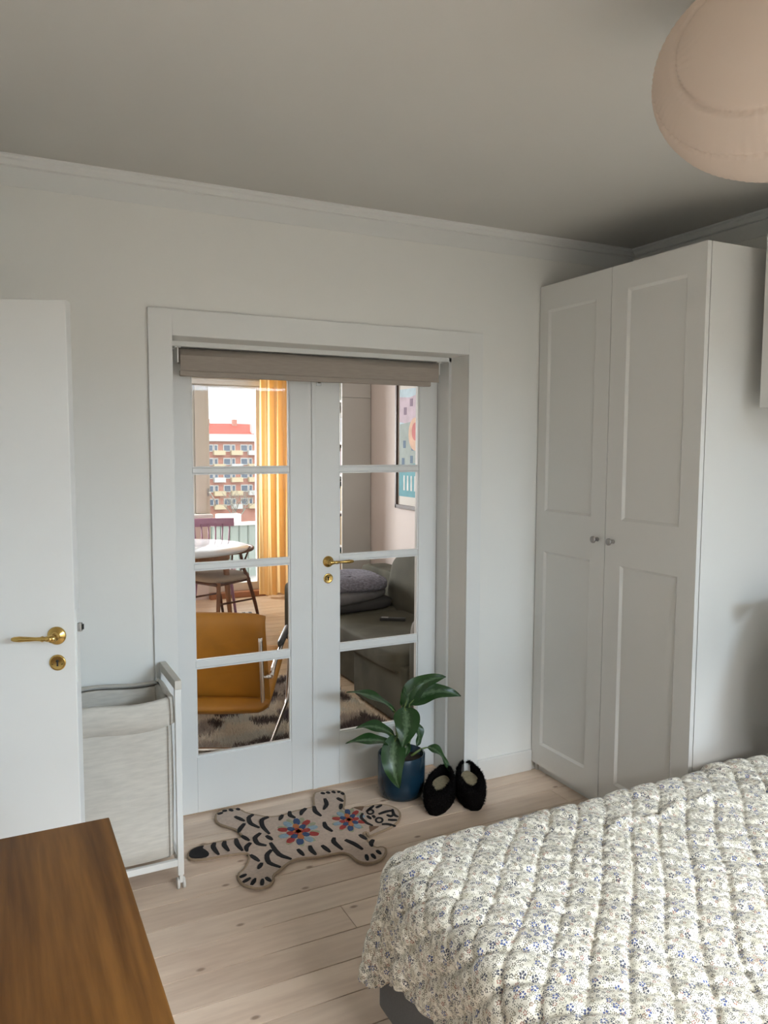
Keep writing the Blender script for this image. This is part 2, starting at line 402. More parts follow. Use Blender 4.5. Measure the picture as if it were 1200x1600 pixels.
# ---- white wardrobe with two panelled doors
wd = thing('wardrobe', 'tall white wardrobe with two panelled doors in the corner', 'wardrobe')
WX, WYF, WYN = 2.363, 3.055, 2.084
m = MB(); m.box(WX+0.024, 2.925, WYN, WYN+0.018, 0, 2.36).box(WX+0.024, 2.925, WYF-0.018, WYF, 0, 2.36).box(WX+0.024, 2.925, WYN+0.018, WYF-0.018, 2.34, 2.36)
m.box(2.915, 2.925, WYN+0.018, WYF-0.018, 0, 2.34).box(WX+0.024, 2.915, WYN+0.018, WYF-0.018, 0.06, 0.08)
m.build('carcass', WARD, wd)
box('plinth', WX+0.034, WX+0.05, WYN+0.018, WYF-0.018, 0, 0.06, WARD, wd)
def shaker(parent, yf, yn, pf, pn, z0, z1, wins, name='door'):
    d = MB(); X0, X1 = WX, WX+0.020
    d.box(X0, X1, pf, yf, z0, z1).box(X0, X1, yn, pn, z0, z1)
    zs = [z0] + [v for w_ in wins for v in w_] + [z1]
    for i in range(0, len(zs), 2): d.box(X0, X1, pn, pf, zs[i], zs[i+1])
    do = d.build(name, WARD, parent)
    for (a, b2) in wins:
        q = 0.011; dp = 0.009
        o_ = [(X0, pn, a), (X0, pf, a), (X0, pf, b2), (X0, pn, b2)]
        i_ = [(X0+dp, pn+q, a+q), (X0+dp, pf-q, a+q), (X0+dp, pf-q, b2-q), (X0+dp, pn+q, b2-q)]
        bk = [(X0+0.018, y_, z_) for _, y_, z_ in o_]
        MB().add(o_+i_+bk, [(0,1,5,4),(1,2,6,5),(2,3,7,6),(3,0,4,7),(4,5,6,7),(8,11,10,9)]).build('panel', WARD, do)
    return do
wl = shaker(wd, WYF-0.001, 2.5765, 2.992, 2.668, 0.045, 2.36, [(0.15, 1.108), (1.300, 2.245)])
wr = shaker(wd, 2.5735, WYN, 2.481, 2.172, 0.045, 2.36, [(0.15, 1.108), (1.300, 2.256)])
for (par, y_) in ((wl, 2.622), (wr, 2.525)):
    T = Matrix.Translation((WX, y_, 1.205)) @ Matrix.Rotation(-PI/2, 4, 'Y')
    MB().lathe([(0, 0), (0.009, 0), (0.0075, 0.006), (0.0065, 0.012), (0.012, 0.019), (0.0155, 0.024), (0.015, 0.029), (0.010, 0.032), (0, 0.033)], 24, T).build('knob', mat('pewter', (0.42, 0.40, 0.39), 0.35, 0.85, var=0.05), par)

# ---- wall cabinet over the bed
wc = thing('wall_cabinet', 'white panelled wall cabinet hung above the head of the bed', 'cabinet')
CX, CY1, CY0, CZ0, CZ1 = 2.575, 2.005, 1.205, 1.756, 2.395
box('cabinet_body', CX+0.02, XR-0.004, CY0, CY1, CZ0, CZ1, WARD, wc, 0.001, 1)
_keep = WX; WX = CX
shaker(wc, CY1-0.001, 1.6065, CY1-0.065, 1.67, CZ0+0.001, CZ1-0.001, [(CZ0+0.066, CZ1-0.066)], 'cabinet_door')
shaker(wc, 1.6035, CY0+0.001, 1.54, CY0+0.065, CZ0+0.001, CZ1-0.001, [(CZ0+0.066, CZ1-0.066)], 'cabinet_door')
WX = _keep

# ---- brown desk in the near left corner
dk = thing('desk', 'brown wood-veneer desk filling the near left corner', 'desk')
ze = 0.75
box('desktop', XL+0.03, 0.218, 0.45, 1.846, ze-0.030, ze, DESKW, dk, 0.002)
for (x0, x1, y0, y1) in ((XL+0.06, XL+0.08, 0.5, 1.80), (0.155, 0.175, 0.5, 1.80), (XL+0.08, 0.155, 1.78, 1.80), (XL+0.08, 0.155, 0.5, 0.52)):
    box('apron', x0, x1, y0, y1, ze-0.12, ze-0.030, DESKW, dk)
for x in (XL+0.055, 0.135):
    for y_ in (0.495, 1.765):
        MB().add([(x, y_, ze-0.03), (x+0.045, y_, ze-0.03), (x+0.045, y_+0.045, ze-0.03), (x, y_+0.045, ze-0.03), (x+0.008, y_+0.008, 0), (x+0.037, y_+0.008, 0), (x+0.037, y_+0.037, 0), (x+0.008, y_+0.037, 0)],
                 [(0,1,2,3),(7,6,5,4),(0,4,5,1),(1,5,6,2),(2,6,7,3),(3,7,4,0)]).build('leg', DESKW, dk)

# ---- linen laundry hamper on castors
LIN = mat('linen', (0.62, 0.58, 0.515), 0.9, var=0.08, vscale=110, stretch=(0.15, 0.15, 1), bump=0.4, bscale=300, bdist=0.001)
hp = thing('laundry_hamper', 'linen laundry hamper on a white wheeled frame behind the open door', 'hamper')
HX0, HX1, HY0, HY1 = 0.14, 0.580, 2.760, 3.035
def post(x, y_):
    MB().box(x-0.011, x+0.011, y_-0.009, y_+0.009, 0.052, 0.744).build('post', PAINT, hp, 0.0015, 1)
for x in (HX0+0.011, HX1-0.011):
    for y_ in (HY0+0.009, HY1-0.009):
        post(x, y_)
    box('side_board', x-0.011, x+0.013 if x > 0.3 else x+0.011, HY0-0.003, HY1+0.001, 0.742, 0.775, mat('whitewashed_board', (0.66, 0.63, 0.56), 0.6, var=0.06, vscale=20), hp, 0.002)
    box('side_rail', x-0.008, x+0.008, HY0+0.018, HY1-0.018, 0.085, 0.108, PAINT, hp, 0.001, 1)
for y_ in (HY0+0.009, HY1-0.009):
    box('cross_rail', HX0+0.022, HX1-0.022, y_-0.008, y_+0.008, 0.088, 0.112, PAINT, hp, 0.001, 1)
for x in (HX0+0.011, HX1-0.011):
    for y_ in (HY0+0.009, HY1-0.009):
        c = MB().box(x-0.006, x+0.006, y_-0.012, y_+0.012, 0.026, 0.054)
        co = c.build('castor', PAINT, hp)
        T = Matrix.Translation((x-0.014, y_, 0.020)) @ Matrix.Rotation(PI/2, 4, 'Y')
        MB().lathe([(0, 0), (0.020, 0), (0.020, 0.008), (0, 0.008)], 20, T).build('wheel', PAINT, co)
        MB().lathe([(0, 0.020), (0.020, 0.020), (0.020, 0.028), (0, 0.028)], 20, T).build('wheel', PAINT, co)
# bag: open rounded box with soft walls
def bag_ring(z, g, jit, n=22):
    x0, x1, y0, y1 = HX0+0.030-g, HX1-0.026+g, HY0+0.012-g, HY1-0.012+g
    pts = []
    per = [((x0, y0), (x1, y0)), ((x1, y0), (x1, y1)), ((x1, y1), (x0, y1)), ((x0, y1), (x0, y0))]
    for s_i, (p, q) in enumerate(per):
        for i in range(n):
            t = i/n; X = p[0]+(q[0]-p[0])*t; Y_ = p[1]+(q[1]-p[1])*t
            bulge = math.sin(PI*t)*jit*(1+0.4*math.sin(9*t+s_i*2+z*11)); nx, ny = [(0,-1),(1,0),(0,1),(-1,0)][s_i]
            cr = 0.02*(abs(2*t-1)**8)
            pts.append((X+nx*(bulge-cr), Y_+ny*(bulge-cr), z + 0.006*math.sin(7*t+s_i*1.7)*(1 if z > 0.6 else 0)))
    return pts
def bag(rings, name, closed_bottom):
    vs = []; fs = []; n = len(rings[0])
    for R in rings: vs += R
    for i in range(len(rings)-1):
        for j in range(n): fs.append((i*n+j, i*n+(j+1) % n, (i+1)*n+(j+1) % n, (i+1)*n+j))
    if closed_bottom: fs.append(tuple(reversed(range(n))))
    o = MB().add(vs, fs, True).build(name, LIN, hp)
    return o
rs = [bag_ring(0.118, -0.012, 0.0)] + [bag_ring(0.125+i*0.0475, 0.0, 0.006*math.sin(PI*i/12.0)+0.002) for i in range(13)]
rs += [bag_ring(z, -0.012, -0.004) for z in (0.690, 0.55, 0.40)]
bag(rs, 'bag', True)
bag([bag_ring(0.705, -0.010, -0.002), bag_ring(0.712, 0.0, 0.0), bag_ring(0.705, 0.007, 0.003), bag_ring(0.66, 0.009, 0.006), bag_ring(0.612, 0.009, 0.006), bag_ring(0.608, 0.003, 0.004)], 'cuff', False)

# ---- bed
GREYF = mat('grey_bed_fabric', (0.115, 0.12, 0.125), 0.85, var=0.08, vscale=200, bump=0.3, bscale=500)
bed = thing('bed', 'grey upholstered double bed standing against the wardrobe wall', 'bed')
BX0, BX1, BY0, BY1 = 0.868, 2.90, 0.16, 1.752
box('base', BX0, BX1, BY0, BY1, 0.13, 0.34, GREYF, bed, 0.012)
MB().superell(((BX0+BX1)/2, (BY0+BY1)/2, 0.445), ((BX1-BX0)/2, (BY1-BY0)/2, 0.105), 0.12, 0.08, 60, 16).build('mattress', mat('mattress_ticking', (0.7, 0.69, 0.66), 0.9, var=0.03), bed)
for x in (BX0+0.1, BX1-0.1):
    for y_ in (BY0+0.1, BY1-0.1): MB().lathe([(0, 0), (0.025, 0), (0.03, 0.13), (0, 0.13)], 16, Matrix.Translation((x, y_, 0))).build('leg', BLACK, bed)
box('headboard', BX1, XR-0.006, BY0, BY1, 0.13, 1.02, GREYF, bed, 0.012)
PIL = mat('white_cotton', (0.70, 0.69, 0.67), 0.9, var=0.03, bump=0.2, bscale=12, bdist=0.01)
DPIL = mat('dark_cotton', (0.10, 0.10, 0.11), 0.9, var=0.08, bump=0.2, bscale=12, bdist=0.01)
for i, (y_, lab, mm) in enumerate(((1.46, 'charcoal pillow out of view at the headboard, placed to shade the wardrobe side', DPIL), (0.55, 'charcoal pillow propped on the headboard farthest from the wardrobe', DPIL))):
    p = MB().superell((2.67, y_, 0.86), (0.125, 0.37, 0.29), 0.75, 0.5, 40, 22, Matrix.Rotation(math.radians(22), 3, 'Y')).build('pillow', mm)  # out of view; the one by the wardrobe is placed to shade its side
    tag(p, lab, 'pillow', 'pillows at the head of the bed')

# quilt: cloth settled over the mattress by a small solver, then quilted
def quilt():
    h = 0.03
    U0, U1, V0, V1 = BX0-0.20, 2.66, BY0-0.22, BY1+0.185
    nx = int(round((U1-U0)/h))+1; ny = int(round((V1-V0)/h))+1
    us = np.linspace(U0, U1, nx); vs = np.linspace(V0, V1, ny)
    P = np.zeros((nx, ny, 3)); P[..., 0] = us[:, None]; P[..., 1] = vs[None, :]; P[..., 2] = 0.585
    rng = np.random.RandomState(3)
    P[..., 2] += rng.uniform(0, 0.004, (nx, ny))
    c = np.array([(BX0+BX1)/2, (BY0+BY1)/2, 0.345]); hx = np.array([(BX1-BX0)/2+0.012, (BY1-BY0)/2+0.012, 0.222]); r = 0.075
    V = np.zeros_like(P); dt = 0.025; P0 = P.copy()
    pin = (P0[..., 0] > BX0+0.10) & (P0[..., 1] < BY1-0.10) & (P0[..., 1] > BY0+0.10)
    hu = us[1]-us[0]; hv = vs[1]-vs[0]; hd = math.hypot(hu, hv)
    def con(A, B, L, k):
        d = B-A; l = np.linalg.norm(d, axis=-1, keepdims=True); cor = d*(k*0.5*(l-L)/np.maximum(l, 1e-9))
        A += cor; B -= cor
    for step in range(230):
        V[..., 2] -= 9.8*dt; V *= 0.96
        Q = P + V*dt
        for it in range(9):
            for s0 in (0, 1):
                n2 = (nx-s0)//2*2; con(Q[s0:s0+n2:2], Q[s0+1:s0+n2:2], hu, 1.0)
                n2 = (ny-s0)//2*2; con(Q[:, s0:s0+n2:2], Q[:, s0+1:s0+n2:2], hv, 1.0)
            for s0 in (0, 1):
                n2 = (nx-s0)//2*2
                con(Q[s0:s0+n2:2, :-1], Q[s0+1:s0+n2:2, 1:], hd, 0.35)
                con(Q[s0:s0+n2:2, 1:], Q[s0+1:s0+n2:2, :-1], hd, 0.35)
            for g, st in ((4, 0.30), (2, 0.25)):
                for s0 in range(g):
                    n4 = max(0, (nx-s0-g)); a_i = np.arange(s0, nx-g, 2*g)
                    A = Q[a_i]; B = Q[a_i+g]; d = B-A; l = np.linalg.norm(d, axis=-1, keepdims=True)
                    cor = d*(st*0.5*np.minimum(l-g*hu, 0)/np.maximum(l, 1e-9)); Q[a_i] += cor; Q[a_i+g] -= cor
                    a_i = np.arange(s0, ny-g, 2*g)
                    A = Q[:, a_i]; B = Q[:, a_i+g]; d = B-A; l = np.linalg.norm(d, axis=-1, keepdims=True)
                    cor = d*(st*0.5*np.minimum(l-g*hv, 0)/np.maximum(l, 1e-9)); Q[:, a_i] += cor; Q[:, a_i+g] -= cor
            q = np.abs(Q-c) - (hx-r); sg = np.sign(Q-c)
            mq = np.maximum(q, 0); lo = np.linalg.norm(mq, axis=-1, keepdims=True)
            dist = lo[..., 0] + np.minimum(q.max(-1), 0) - r
            gout = mq/np.maximum(lo, 1e-9)*sg
            am = q.argmax(-1); gin = np.zeros_like(Q); np.put_along_axis(gin, am[..., None], 1, -1); gin *= sg
            gr = np.where(lo > 1e-9, gout, gin)
            pen = dist < 0
            Q[pen] -= gr[pen]*dist[pen][:, None]
            if it == 8:
                near = dist < 0.004
                Q[near, 0] = 0.45*Q[near, 0] + 0.55*P[near, 0]; Q[near, 1] = 0.45*Q[near, 1] + 0.55*P[near, 1]
            Q[pin, 0] = P0[pin, 0]; Q[pin, 1] = P0[pin, 1]
            Q[..., 2] = np.maximum(Q[..., 2], 0.02)
        V = (Q-P)/dt; P = Q
    # smooth upsample (cubic B-spline)
    k = 6
    def basis(n):
        tt = np.linspace(0, n-1, (n-1)*k+1); B = np.zeros((len(tt), n))
        for i, t in enumerate(tt):
            j = min(int(t), n-2); f = t-j
            ws = [(1-f)**3/6, (3*f**3-6*f*f+4)/6, (-3*f**3+3*f*f+3*f+1)/6, f**3/6]
            for o_, wgt in zip((-1, 0, 1, 2), ws): B[i, min(max(j+o_, 0), n-1)] += wgt
        return B, tt
    Bx, tx = basis(nx); By, ty = basis(ny)
    G = np.einsum('ai,ijc,bj->abc', Bx, P, By)
    cu = U0+tx*hu; cv = V0+ty*hv
    CU, CV = np.meshgrid(cu, cv, indexing='ij')
    du = np.gradient(G, axis=0); dv = np.gradient(G, axis=1); nr = np.cross(du, dv); nr /= np.linalg.norm(nr, axis=-1, keepdims=True)
    sp = 0.074
    wob = 0.010*np.sin(CU*9+1.3*np.sin(CV*7)) + 0.007*np.sin(CV*13+CU*5)
    a = ((CU+CV)/math.sqrt(2)+wob)/sp; b2 = ((CU-CV)/math.sqrt(2)+0.6*wob)/sp
    fa = np.abs(np.sin(PI*a)); fb = np.abs(np.sin(PI*b2))
    da = np.arcsin(fa)/PI*sp; db = np.arcsin(fb)/PI*sp
    puff = 0.0042*np.sqrt(fa*fb) + 0.0070*(1-np.exp(-(da/0.0085)**2)) + 0.0044*(1-np.exp(-(db/0.0065)**2))
    puck = 0.0016*np.sin(2*PI*(CU*21+0.8*np.sin(CV*23)))*np.sin(2*PI*(CV*16+0.9*np.sin(CU*19))) * (1-fa*fb)
    # loose wrinkles
    wr = 0.006*np.sin(CU*13+4*np.sin(CV*3.1))*np.sin(CV*6.3+2*np.sin(CU*2.7)) + 0.004*np.sin(27*(CV*0.8+0.3*CU)+3*np.sin(4*CU))
    # a raised crease, and the edge of a turned-back layer near the head
    def seg(p, q):
        p, q = np.array(p), np.array(q); L_ = np.linalg.norm(q-p); t = (q-p)/L_
        s_ = (CU-p[0])*t[0]+(CV-p[1])*t[1]; d_ = -(CU-p[0])*t[1]+(CV-p[1])*t[0]
        return np.clip(s_/0.05, 0, 1)*np.clip((L_-s_)/0.05, 0, 1), d_
    en, dd = seg((1.44, 1.540), (1.92, 1.560)); fold = 0.013*en*np.exp(-((dd-0.01*np.sin(CU*30))/0.013)**2)
    en, dd = seg((2.06, 1.80), (2.09, 0.70)); fold = fold + 0.012*en/(1+np.exp(-dd/0.0035))*np.exp(-np.maximum(dd, 0)/0.20)
    G = G + nr*(puff+puck+0.8*wr+fold)[..., None]
    na, nb = G.shape[:2]
    me = bpy.data.meshes.new('quilt')
    idx = np.arange(na*nb).reshape(na, nb)
    F_ = np.stack([idx[:-1, :-1], idx[1:, :-1], idx[1:, 1:], idx[:-1, 1:]], -1).reshape(-1, 4)
    ca = np.maximum(BX0+0.05-CU, 0).reshape(-1); cb = np.maximum(CV-(BY1-0.05), 0).reshape(-1)      # rounded foot corners
    cb2 = np.maximum(BY0+0.05-CV, 0).reshape(-1)
    keep = (np.hypot(ca, cb) < 0.246) & (np.hypot(ca, cb2) < 0.246)
    F_ = F_[keep[F_].all(1)]
    me.vertices.add(na*nb); me.vertices.foreach_set('co', G.reshape(-1).astype(np.float32))
    me.loops.add(F_.size); me.loops.foreach_set('vertex_index', F_.reshape(-1).astype(np.int32))
    me.polygons.add(len(F_)); me.polygons.foreach_set('loop_start', np.arange(0, F_.size, 4, dtype=np.int32))
    me.polygons.foreach_set('loop_total', np.full(len(F_), 4, dtype=np.int32))
    me.update(calc_edges=True)
    uv = me.uv_layers.new(name='UVMap')
    UVv = np.stack([CU, CV], -1).reshape(-1, 2)[F_.reshape(-1)]
    uv.data.foreach_set('uv', UVv.reshape(-1).astype(np.float32))
    me.polygons.foreach_set('use_smooth', np.ones(len(F_), dtype=bool))
    me.update()
    return me, G
def quilt_mat():
    m = bpy.data.materials.new('floral_quilt_cotton'); nt, N, L, b = nodes_of(m)
    uv = N.new('ShaderNodeUVMap'); uv.uv_map = 'UVMap'
    def flowers(scale, r0, rad, petals, seedoff):
        ad = N.new('ShaderNodeVectorMath'); ad.operation = 'ADD'; ad.inputs[1].default_value = (seedoff, seedoff*1.7, 0)
        L.new(uv.outputs[0], ad.inputs[0])
        vo = N.new('ShaderNodeTexVoronoi'); vo.voronoi_dimensions = '2D'; vo.inputs['Scale'].default_value = scale
        L.new(ad.outputs[0], vo.inputs['Vector'])
        su = N.new('ShaderNodeVectorMath'); su.operation = 'SUBTRACT'; L.new(ad.outputs[0], su.inputs[0]); L.new(vo.outputs['Position'], su.inputs[1])
        sx = N.new('ShaderNodeSeparateXYZ'); L.new(su.outputs[0], sx.inputs[0])
        def mth(op, a, b_=None):
            n = N.new('ShaderNodeMath'); n.operation = op
            for i, v in enumerate((a, b_)):
                if v is None: continue
                if isinstance(v, (int, float)): n.inputs[i].default_value = v
                else: L.new(v, n.inputs[i])
            return n.outputs[0]
        le = N.new('ShaderNodeVectorMath'); le.operation = 'LENGTH'; L.new(su.outputs[0], le.inputs[0])
        th = mth('ARCTAN2', sx.outputs[1], sx.outputs[0])
        step = 2*PI/petals
        tm = mth('SUBTRACT', mth('FLOORED_MODULO', th, step), step/2)
        px = mth('SUBTRACT', mth('MULTIPLY', le.outputs['Value'], mth('COSINE', tm)), r0)
        py = mth('MULTIPLY', le.outputs['Value'], mth('SINE', tm))
        dd = mth('SQRT', mth('ADD', mth('MULTIPLY', px, px), mth('MULTIPLY', py, py)))
        mask = mth('LESS_THAN', dd, rad)
        return mask, vo.outputs['Color'], mth
    def mixc(fac, A, Bc):
        n = N.new('ShaderNodeMix'); n.data_type = 'RGBA'; L.new(fac, n.inputs['Factor'])
        for k_, v in (('A', A), ('B', Bc)):
            if isinstance(v, tuple): n.inputs[k_].default_value = v
            else: L.new(v, n.inputs[k_])
        return n.outputs['Result']
    nz = N.new('ShaderNodeTexNoise'); nz.inputs['Scale'].default_value = 45; nz.inputs['Detail'].default_value = 3; L.new(uv.outputs[0], nz.inputs['Vector'])
    rp = N.new('ShaderNodeValToRGB'); rp.color_ramp.elements[0].position = 0.35; rp.color_ramp.elements[1].position = 0.6
    rp.color_ramp.elements[0].color = (0.50, 0.47, 0.38, 1); rp.color_ramp.elements[1].color = (0.76, 0.73, 0.65, 1)
    L.new(nz.outputs['Fac'], rp.inputs[0]); c = rp.outputs[0]
    # fine leaf specks
    m1, cc1, mth = flowers(150, 0.0021, 0.0011, 3, 5.3)
    s1 = N.new('ShaderNodeSeparateColor'); L.new(cc1, s1.inputs[0])
    c = mixc(mth('MULTIPLY', m1, mth('LESS_THAN', s1.outputs[0], 0.75)), c, (0.17, 0.17, 0.13, 1))
    m2, cc2, mth = flowers(92, 0.0027, 0.0013, 5, 2.1)
    s2 = N.new('ShaderNodeSeparateColor'); L.new(cc2, s2.inputs[0])
    rr = N.new('ShaderNodeValToRGB'); e = rr.color_ramp.elements; e[0].position = 0.0; e[0].color = (0.035, 0.04, 0.06, 1); e[1].position = 0.45; e[1].color = (0.09, 0.085, 0.075, 1)
    e2 = rr.color_ramp.elements.new(0.75); e2.color = (0.20, 0.17, 0.11, 1); e3 = rr.color_ramp.elements.new(0.95); e3.color = (0.30, 0.13, 0.10, 1)
    L.new(s2.outputs[1], rr.inputs[0])
    c = mixc(mth('MULTIPLY', m2, mth('LESS_THAN', s2.outputs[0], 0.75)), c, rr.outputs[0])
    m3, cc3, mth = flowers(48, 0.0044, 0.0020, 5, 8.8)
    s3 = N.new('ShaderNodeSeparateColor'); L.new(cc3, s3.inputs[0])
    rb_ = N.new('ShaderNodeValToRGB'); e = rb_.color_ramp.elements; e[0].position = 0.4; e[0].color = (0.06, 0.09, 0.24, 1); e[1].position = 0.6; e[1].color = (0.05, 0.055, 0.085, 1)
    L.new(s3.outputs[1], rb_.inputs[0])
    c = mixc(mth('MULTIPLY', m3, mth('LESS_THAN', s3.outputs[0], 0.42)), c, rb_.outputs[0])
    L.new(c, b.inputs['Base Color']); b.inputs['Roughness'].default_value = 0.62; b.inputs['Sheen Weight'].default_value = 0.15
    wn = N.new('ShaderNodeTexNoise'); wn.inputs['Scale'].default_value = 38; wn.inputs['Detail'].default_value = 4; wn.inputs['Distortion'].default_value = 0.8
    L.new(uv.outputs[0], wn.inputs['Vector'])
    bu = N.new('ShaderNodeBump'); bu.inputs['Strength'].default_value = 0.3; bu.inputs['Distance'].default_value = 0.004
    L.new(wn.outputs['Fac'], bu.inputs['Height']); L.new(bu.outputs[0], b.inputs['Normal'])
    return m
qme, QG = quilt()
qo = link('quilt', qme, quilt_mat())
sol = qo.modifiers.new('thickness', 'SOLIDIFY'); sol.thickness = 0.008; sol.offset = -1
tag(qo, 'cream diamond-quilted bedspread with small blue flowers over the bed', 'bedspread')

# ---- dark reading lamp at the head of the bed
rl = thing('reading_lamp', 'small black wall lamp beside the head of the bed', 'lamp')
MB().lathe([(0, 0), (0.04, 0), (0.04, 0.015), (0, 0.018)], 20, Matrix.Translation((XR-0.001, 1.86, 1.02)) @ Matrix.Rotation(-PI/2, 4, 'Y')).build('wall_plate', BLACK, rl)
MB().tube([(XR-0.01, 1.86, 1.02), (2.80, 1.87, 1.06), (2.64, 1.88, 1.04)], 0.007, 8).build('arm', BLACK, rl)
MB().lathe([(0.012, 0), (0.018, 0.02), (0.042, 0.085), (0.040, 0.085), (0.014, 0.018)], 24, Matrix.Translation((2.655, 1.88, 1.042)) @ Matrix.Rotation(math.radians(-110), 4, 'Y')).build('shade', BLACK, rl)

# ---- paper lantern
PAPER = translucent_mat('rice_paper', (0.80, 0.70, 0.62), (0.84, 0.72, 0.62), 0.42)
lp = thing('paper_lantern', 'beige rice-paper pendant lantern hanging from the ceiling', 'pendant lamp')
LC = Vector((1.43, 1.06, 2.335)); LR, LH = 0.268, 0.185
def lantern():
    # oblate paper shade, gathered along crooked seams that circle the axis FD
    vs = []; fs = []; nth = 300; nz = 130
    FD = Vector((-0.903, -0.421, -0.080)).normalized(); FA = FD.cross(Vector((0, 0, 1))).normalized(); FB = FD.cross(FA)
    seams = [0.70, 1.18, 1.75, 2.3]
    for i in range(nz+1):
        ph = -1.50 + 2.86*i/nz
        for j in range(nth):
            th = 2*PI*j/nth
            u = Vector((math.cos(ph)*math.cos(th), math.cos(ph)*math.sin(th), math.sin(ph)))
            al = math.acos(max(-1, min(1, u.dot(FD)))); az = math.atan2(u.dot(FB), u.dot(FA))
            k_ = 1.0
            for s_ in seams:
                dd = al-s_
                k_ -= 0.026*math.exp(-(dd/0.024)**2)
                k_ += 0.0065*math.exp(-abs(dd)/0.16)*math.sin(az*95+2*math.sin(az*7)) * (1 if dd < 0.05 else 0.5)
            k_ += 0.010*math.cos(2*az+1.0)*math.sin(al)
            c_ = max(0.0, math.cos(ph))**0.86
            vs.append((LC.x+LR*k_*c_*math.cos(th), LC.y+LR*k_*c_*math.sin(th), LC.z+LH*k_*math.sin(ph)))
    for i in range(nz):
        for j in range(nth): fs.append((i*nth+j, i*nth+(j+1) % nth, (i+1)*nth+(j+1) % nth, (i+1)*nth+j))
    return MB().add(vs, fs, True)
lantern().build('paper_shade', PAPER, lp)
MB().tube([(LC.x, LC.y, LC.z+0.06), (LC.x, LC.y, ZC-0.02)], 0.003, 8).build('cord', BLACK, lp)
MB().lathe([(0, -0.01), (0.02, -0.01), (0.022, 0.06), (0.012, 0.07), (0, 0.07)], 20, Matrix.Translation((LC.x, LC.y, LC.z+0.02))).build('lamp_holder', BLACK, lp)
MB().lathe([(0, -0.11), (0.02, -0.105), (0.032, -0.08), (0.03, -0.05), (0.014, -0.02), (0.013, -0.01)], 20, Matrix.Translation((LC.x, LC.y, LC.z+0.02))).build('bulb', mat('frosted_bulb', (0.7, 0.68, 0.64), 0.3), lp)
MB().lathe([(0, 0), (0.045, 0), (0.05, 0.02), (0, 0.02)], 24, Matrix.Translation((LC.x, LC.y, ZC-0.022))).build('ceiling_cup', PAINT, lp)

# ---- tiger rug on the planks
TIG = mat('rug_wool_beige', (0.56, 0.45, 0.375), 0.95, var=0.10, vscale=70, bump=0.8, bscale=420, bdist=0.003)
TIGB = mat('rug_wool_black', (0.012, 0.011, 0.013), 0.95, bump=0.8, bscale=420, bdist=0.003)
TIGE = mat('rug_binding', (0.34, 0.255, 0.175), 0.95, var=0.1, vscale=80)
def T1(cx, cy, z=0.013):
    p = floor_point(280+cx*0.31667, 1200+cy*0.31667, z); return (p.x, p.y)
outline = [(40,430),(60,400),(110,380),(170,368),(240,352),(320,340),(300,318),(282,300),(230,285),(190,270),(178,245),(185,220),(215,203),(260,197),(300,203),(330,220),(370,228),(440,241),(500,235),(560,215),(620,200),(668,190),(662,150),(668,122),(690,114),(740,108),(790,110),(815,125),(818,160),(808,195),(818,207),(850,205),(858,194),(900,188),(920,192),(960,180),(1000,178),(1040,184),(1075,200),(1092,225),(1085,255),(1060,280),(1020,300),(960,325),(936,334),(928,312),(905,318),(915,340),(940,372),(970,392),(1000,386),(1022,396),(1014,430),(985,455),(940,466),(895,462),(866,446),(845,425),(805,412),(740,425),(680,437),(620,440),(570,446),(530,470),(490,505),(462,527),(466,552),(440,580),(390,592),(330,580),(296,555),(290,522),(318,500),(338,470),(350,430),(330,415),(250,425),(190,435),(120,448),(60,450)]
def smooth_poly(pts, it=2):
    for _ in range(it):
        q = []
        for i in range(len(pts)):
            a, b2 = pts[i], pts[(i+1) % len(pts)]
            q.append((a[0]*0.75+b2[0]*0.25, a[1]*0.75+b2[1]*0.25)); q.append((a[0]*0.25+b2[0]*0.75, a[1]*0.25+b2[1]*0.75))
        pts = q
    return pts
op = smooth_poly([T1(*p) for p in outline], 1)
tr = thing('tiger_rug', 'tiger-shaped beige wool rug with black stripes lying on the plank floor', 'rug')
ar = sum(op[i][0]*op[(i+1) % len(op)][1]-op[(i+1) % len(op)][0]*op[i][1] for i in range(len(op)))
if ar < 0: op = op[::-1]
MB().prism(op, 0.0005, 0.012).build('rug_body', TIG, tr)
MB().tube([(x, y_, 0.009) for x, y_ in op], 0.0055, 6, closed=True).build('binding', TIGE, tr)
def stroke(pts, wd_, z0, z1, m_, name, taper=True):
    w2 = [Vector(T1(*p)).to_2d() for p in pts]
    # resample
    res = []
    for i in range(len(w2)-1):
        for t in (0, 0.34, 0.67): res.append(w2[i].lerp(w2[i+1], t))
    res.append(w2[-1])
    for _ in range(1):
        res = [res[0]] + [(res[i-1]+res[i]*2+res[i+1])/4 for i in range(1, len(res)-1)] + [res[-1]]
    n = len(res); Lp = []; Rp = []
    for i, p in enumerate(res):
        t = (res[min(i+1, n-1)]-res[max(i-1, 0)]).normalized(); nr = Vector((-t.y, t.x))
        f = math.sin(PI*(0.16+0.76*i/(n-1)))**0.6 if taper else 1
        Lp.append(p+nr*wd_*0.5*f); Rp.append(p-nr*wd_*0.5*f)
    k_ = n; vs = [(p.x, p.y, z0) for p in Lp]+[(p.x, p.y, z0) for p in Rp]+[(p.x, p.y, z1) for p in Lp]+[(p.x, p.y, z1) for p in Rp]
    fs = []
    for i in range(n-1):
        fs += [(2*k_+i, 3*k_+i, 3*k_+i+1, 2*k_+i+1), (i, i+1, 2*k_+i+1, 2*k_+i), (k_+i, 3*k_+i, 3*k_+i+1, k_+i+1), (i, k_+i, k_+i+1, i+1)]
    fs += [(0, 2*k_, 3*k_, k_), (n-1, k_+n-1, 3*k_+n-1, 2*k_+n-1)]
    return MB().add(vs, fs).build(name, m_, tr)
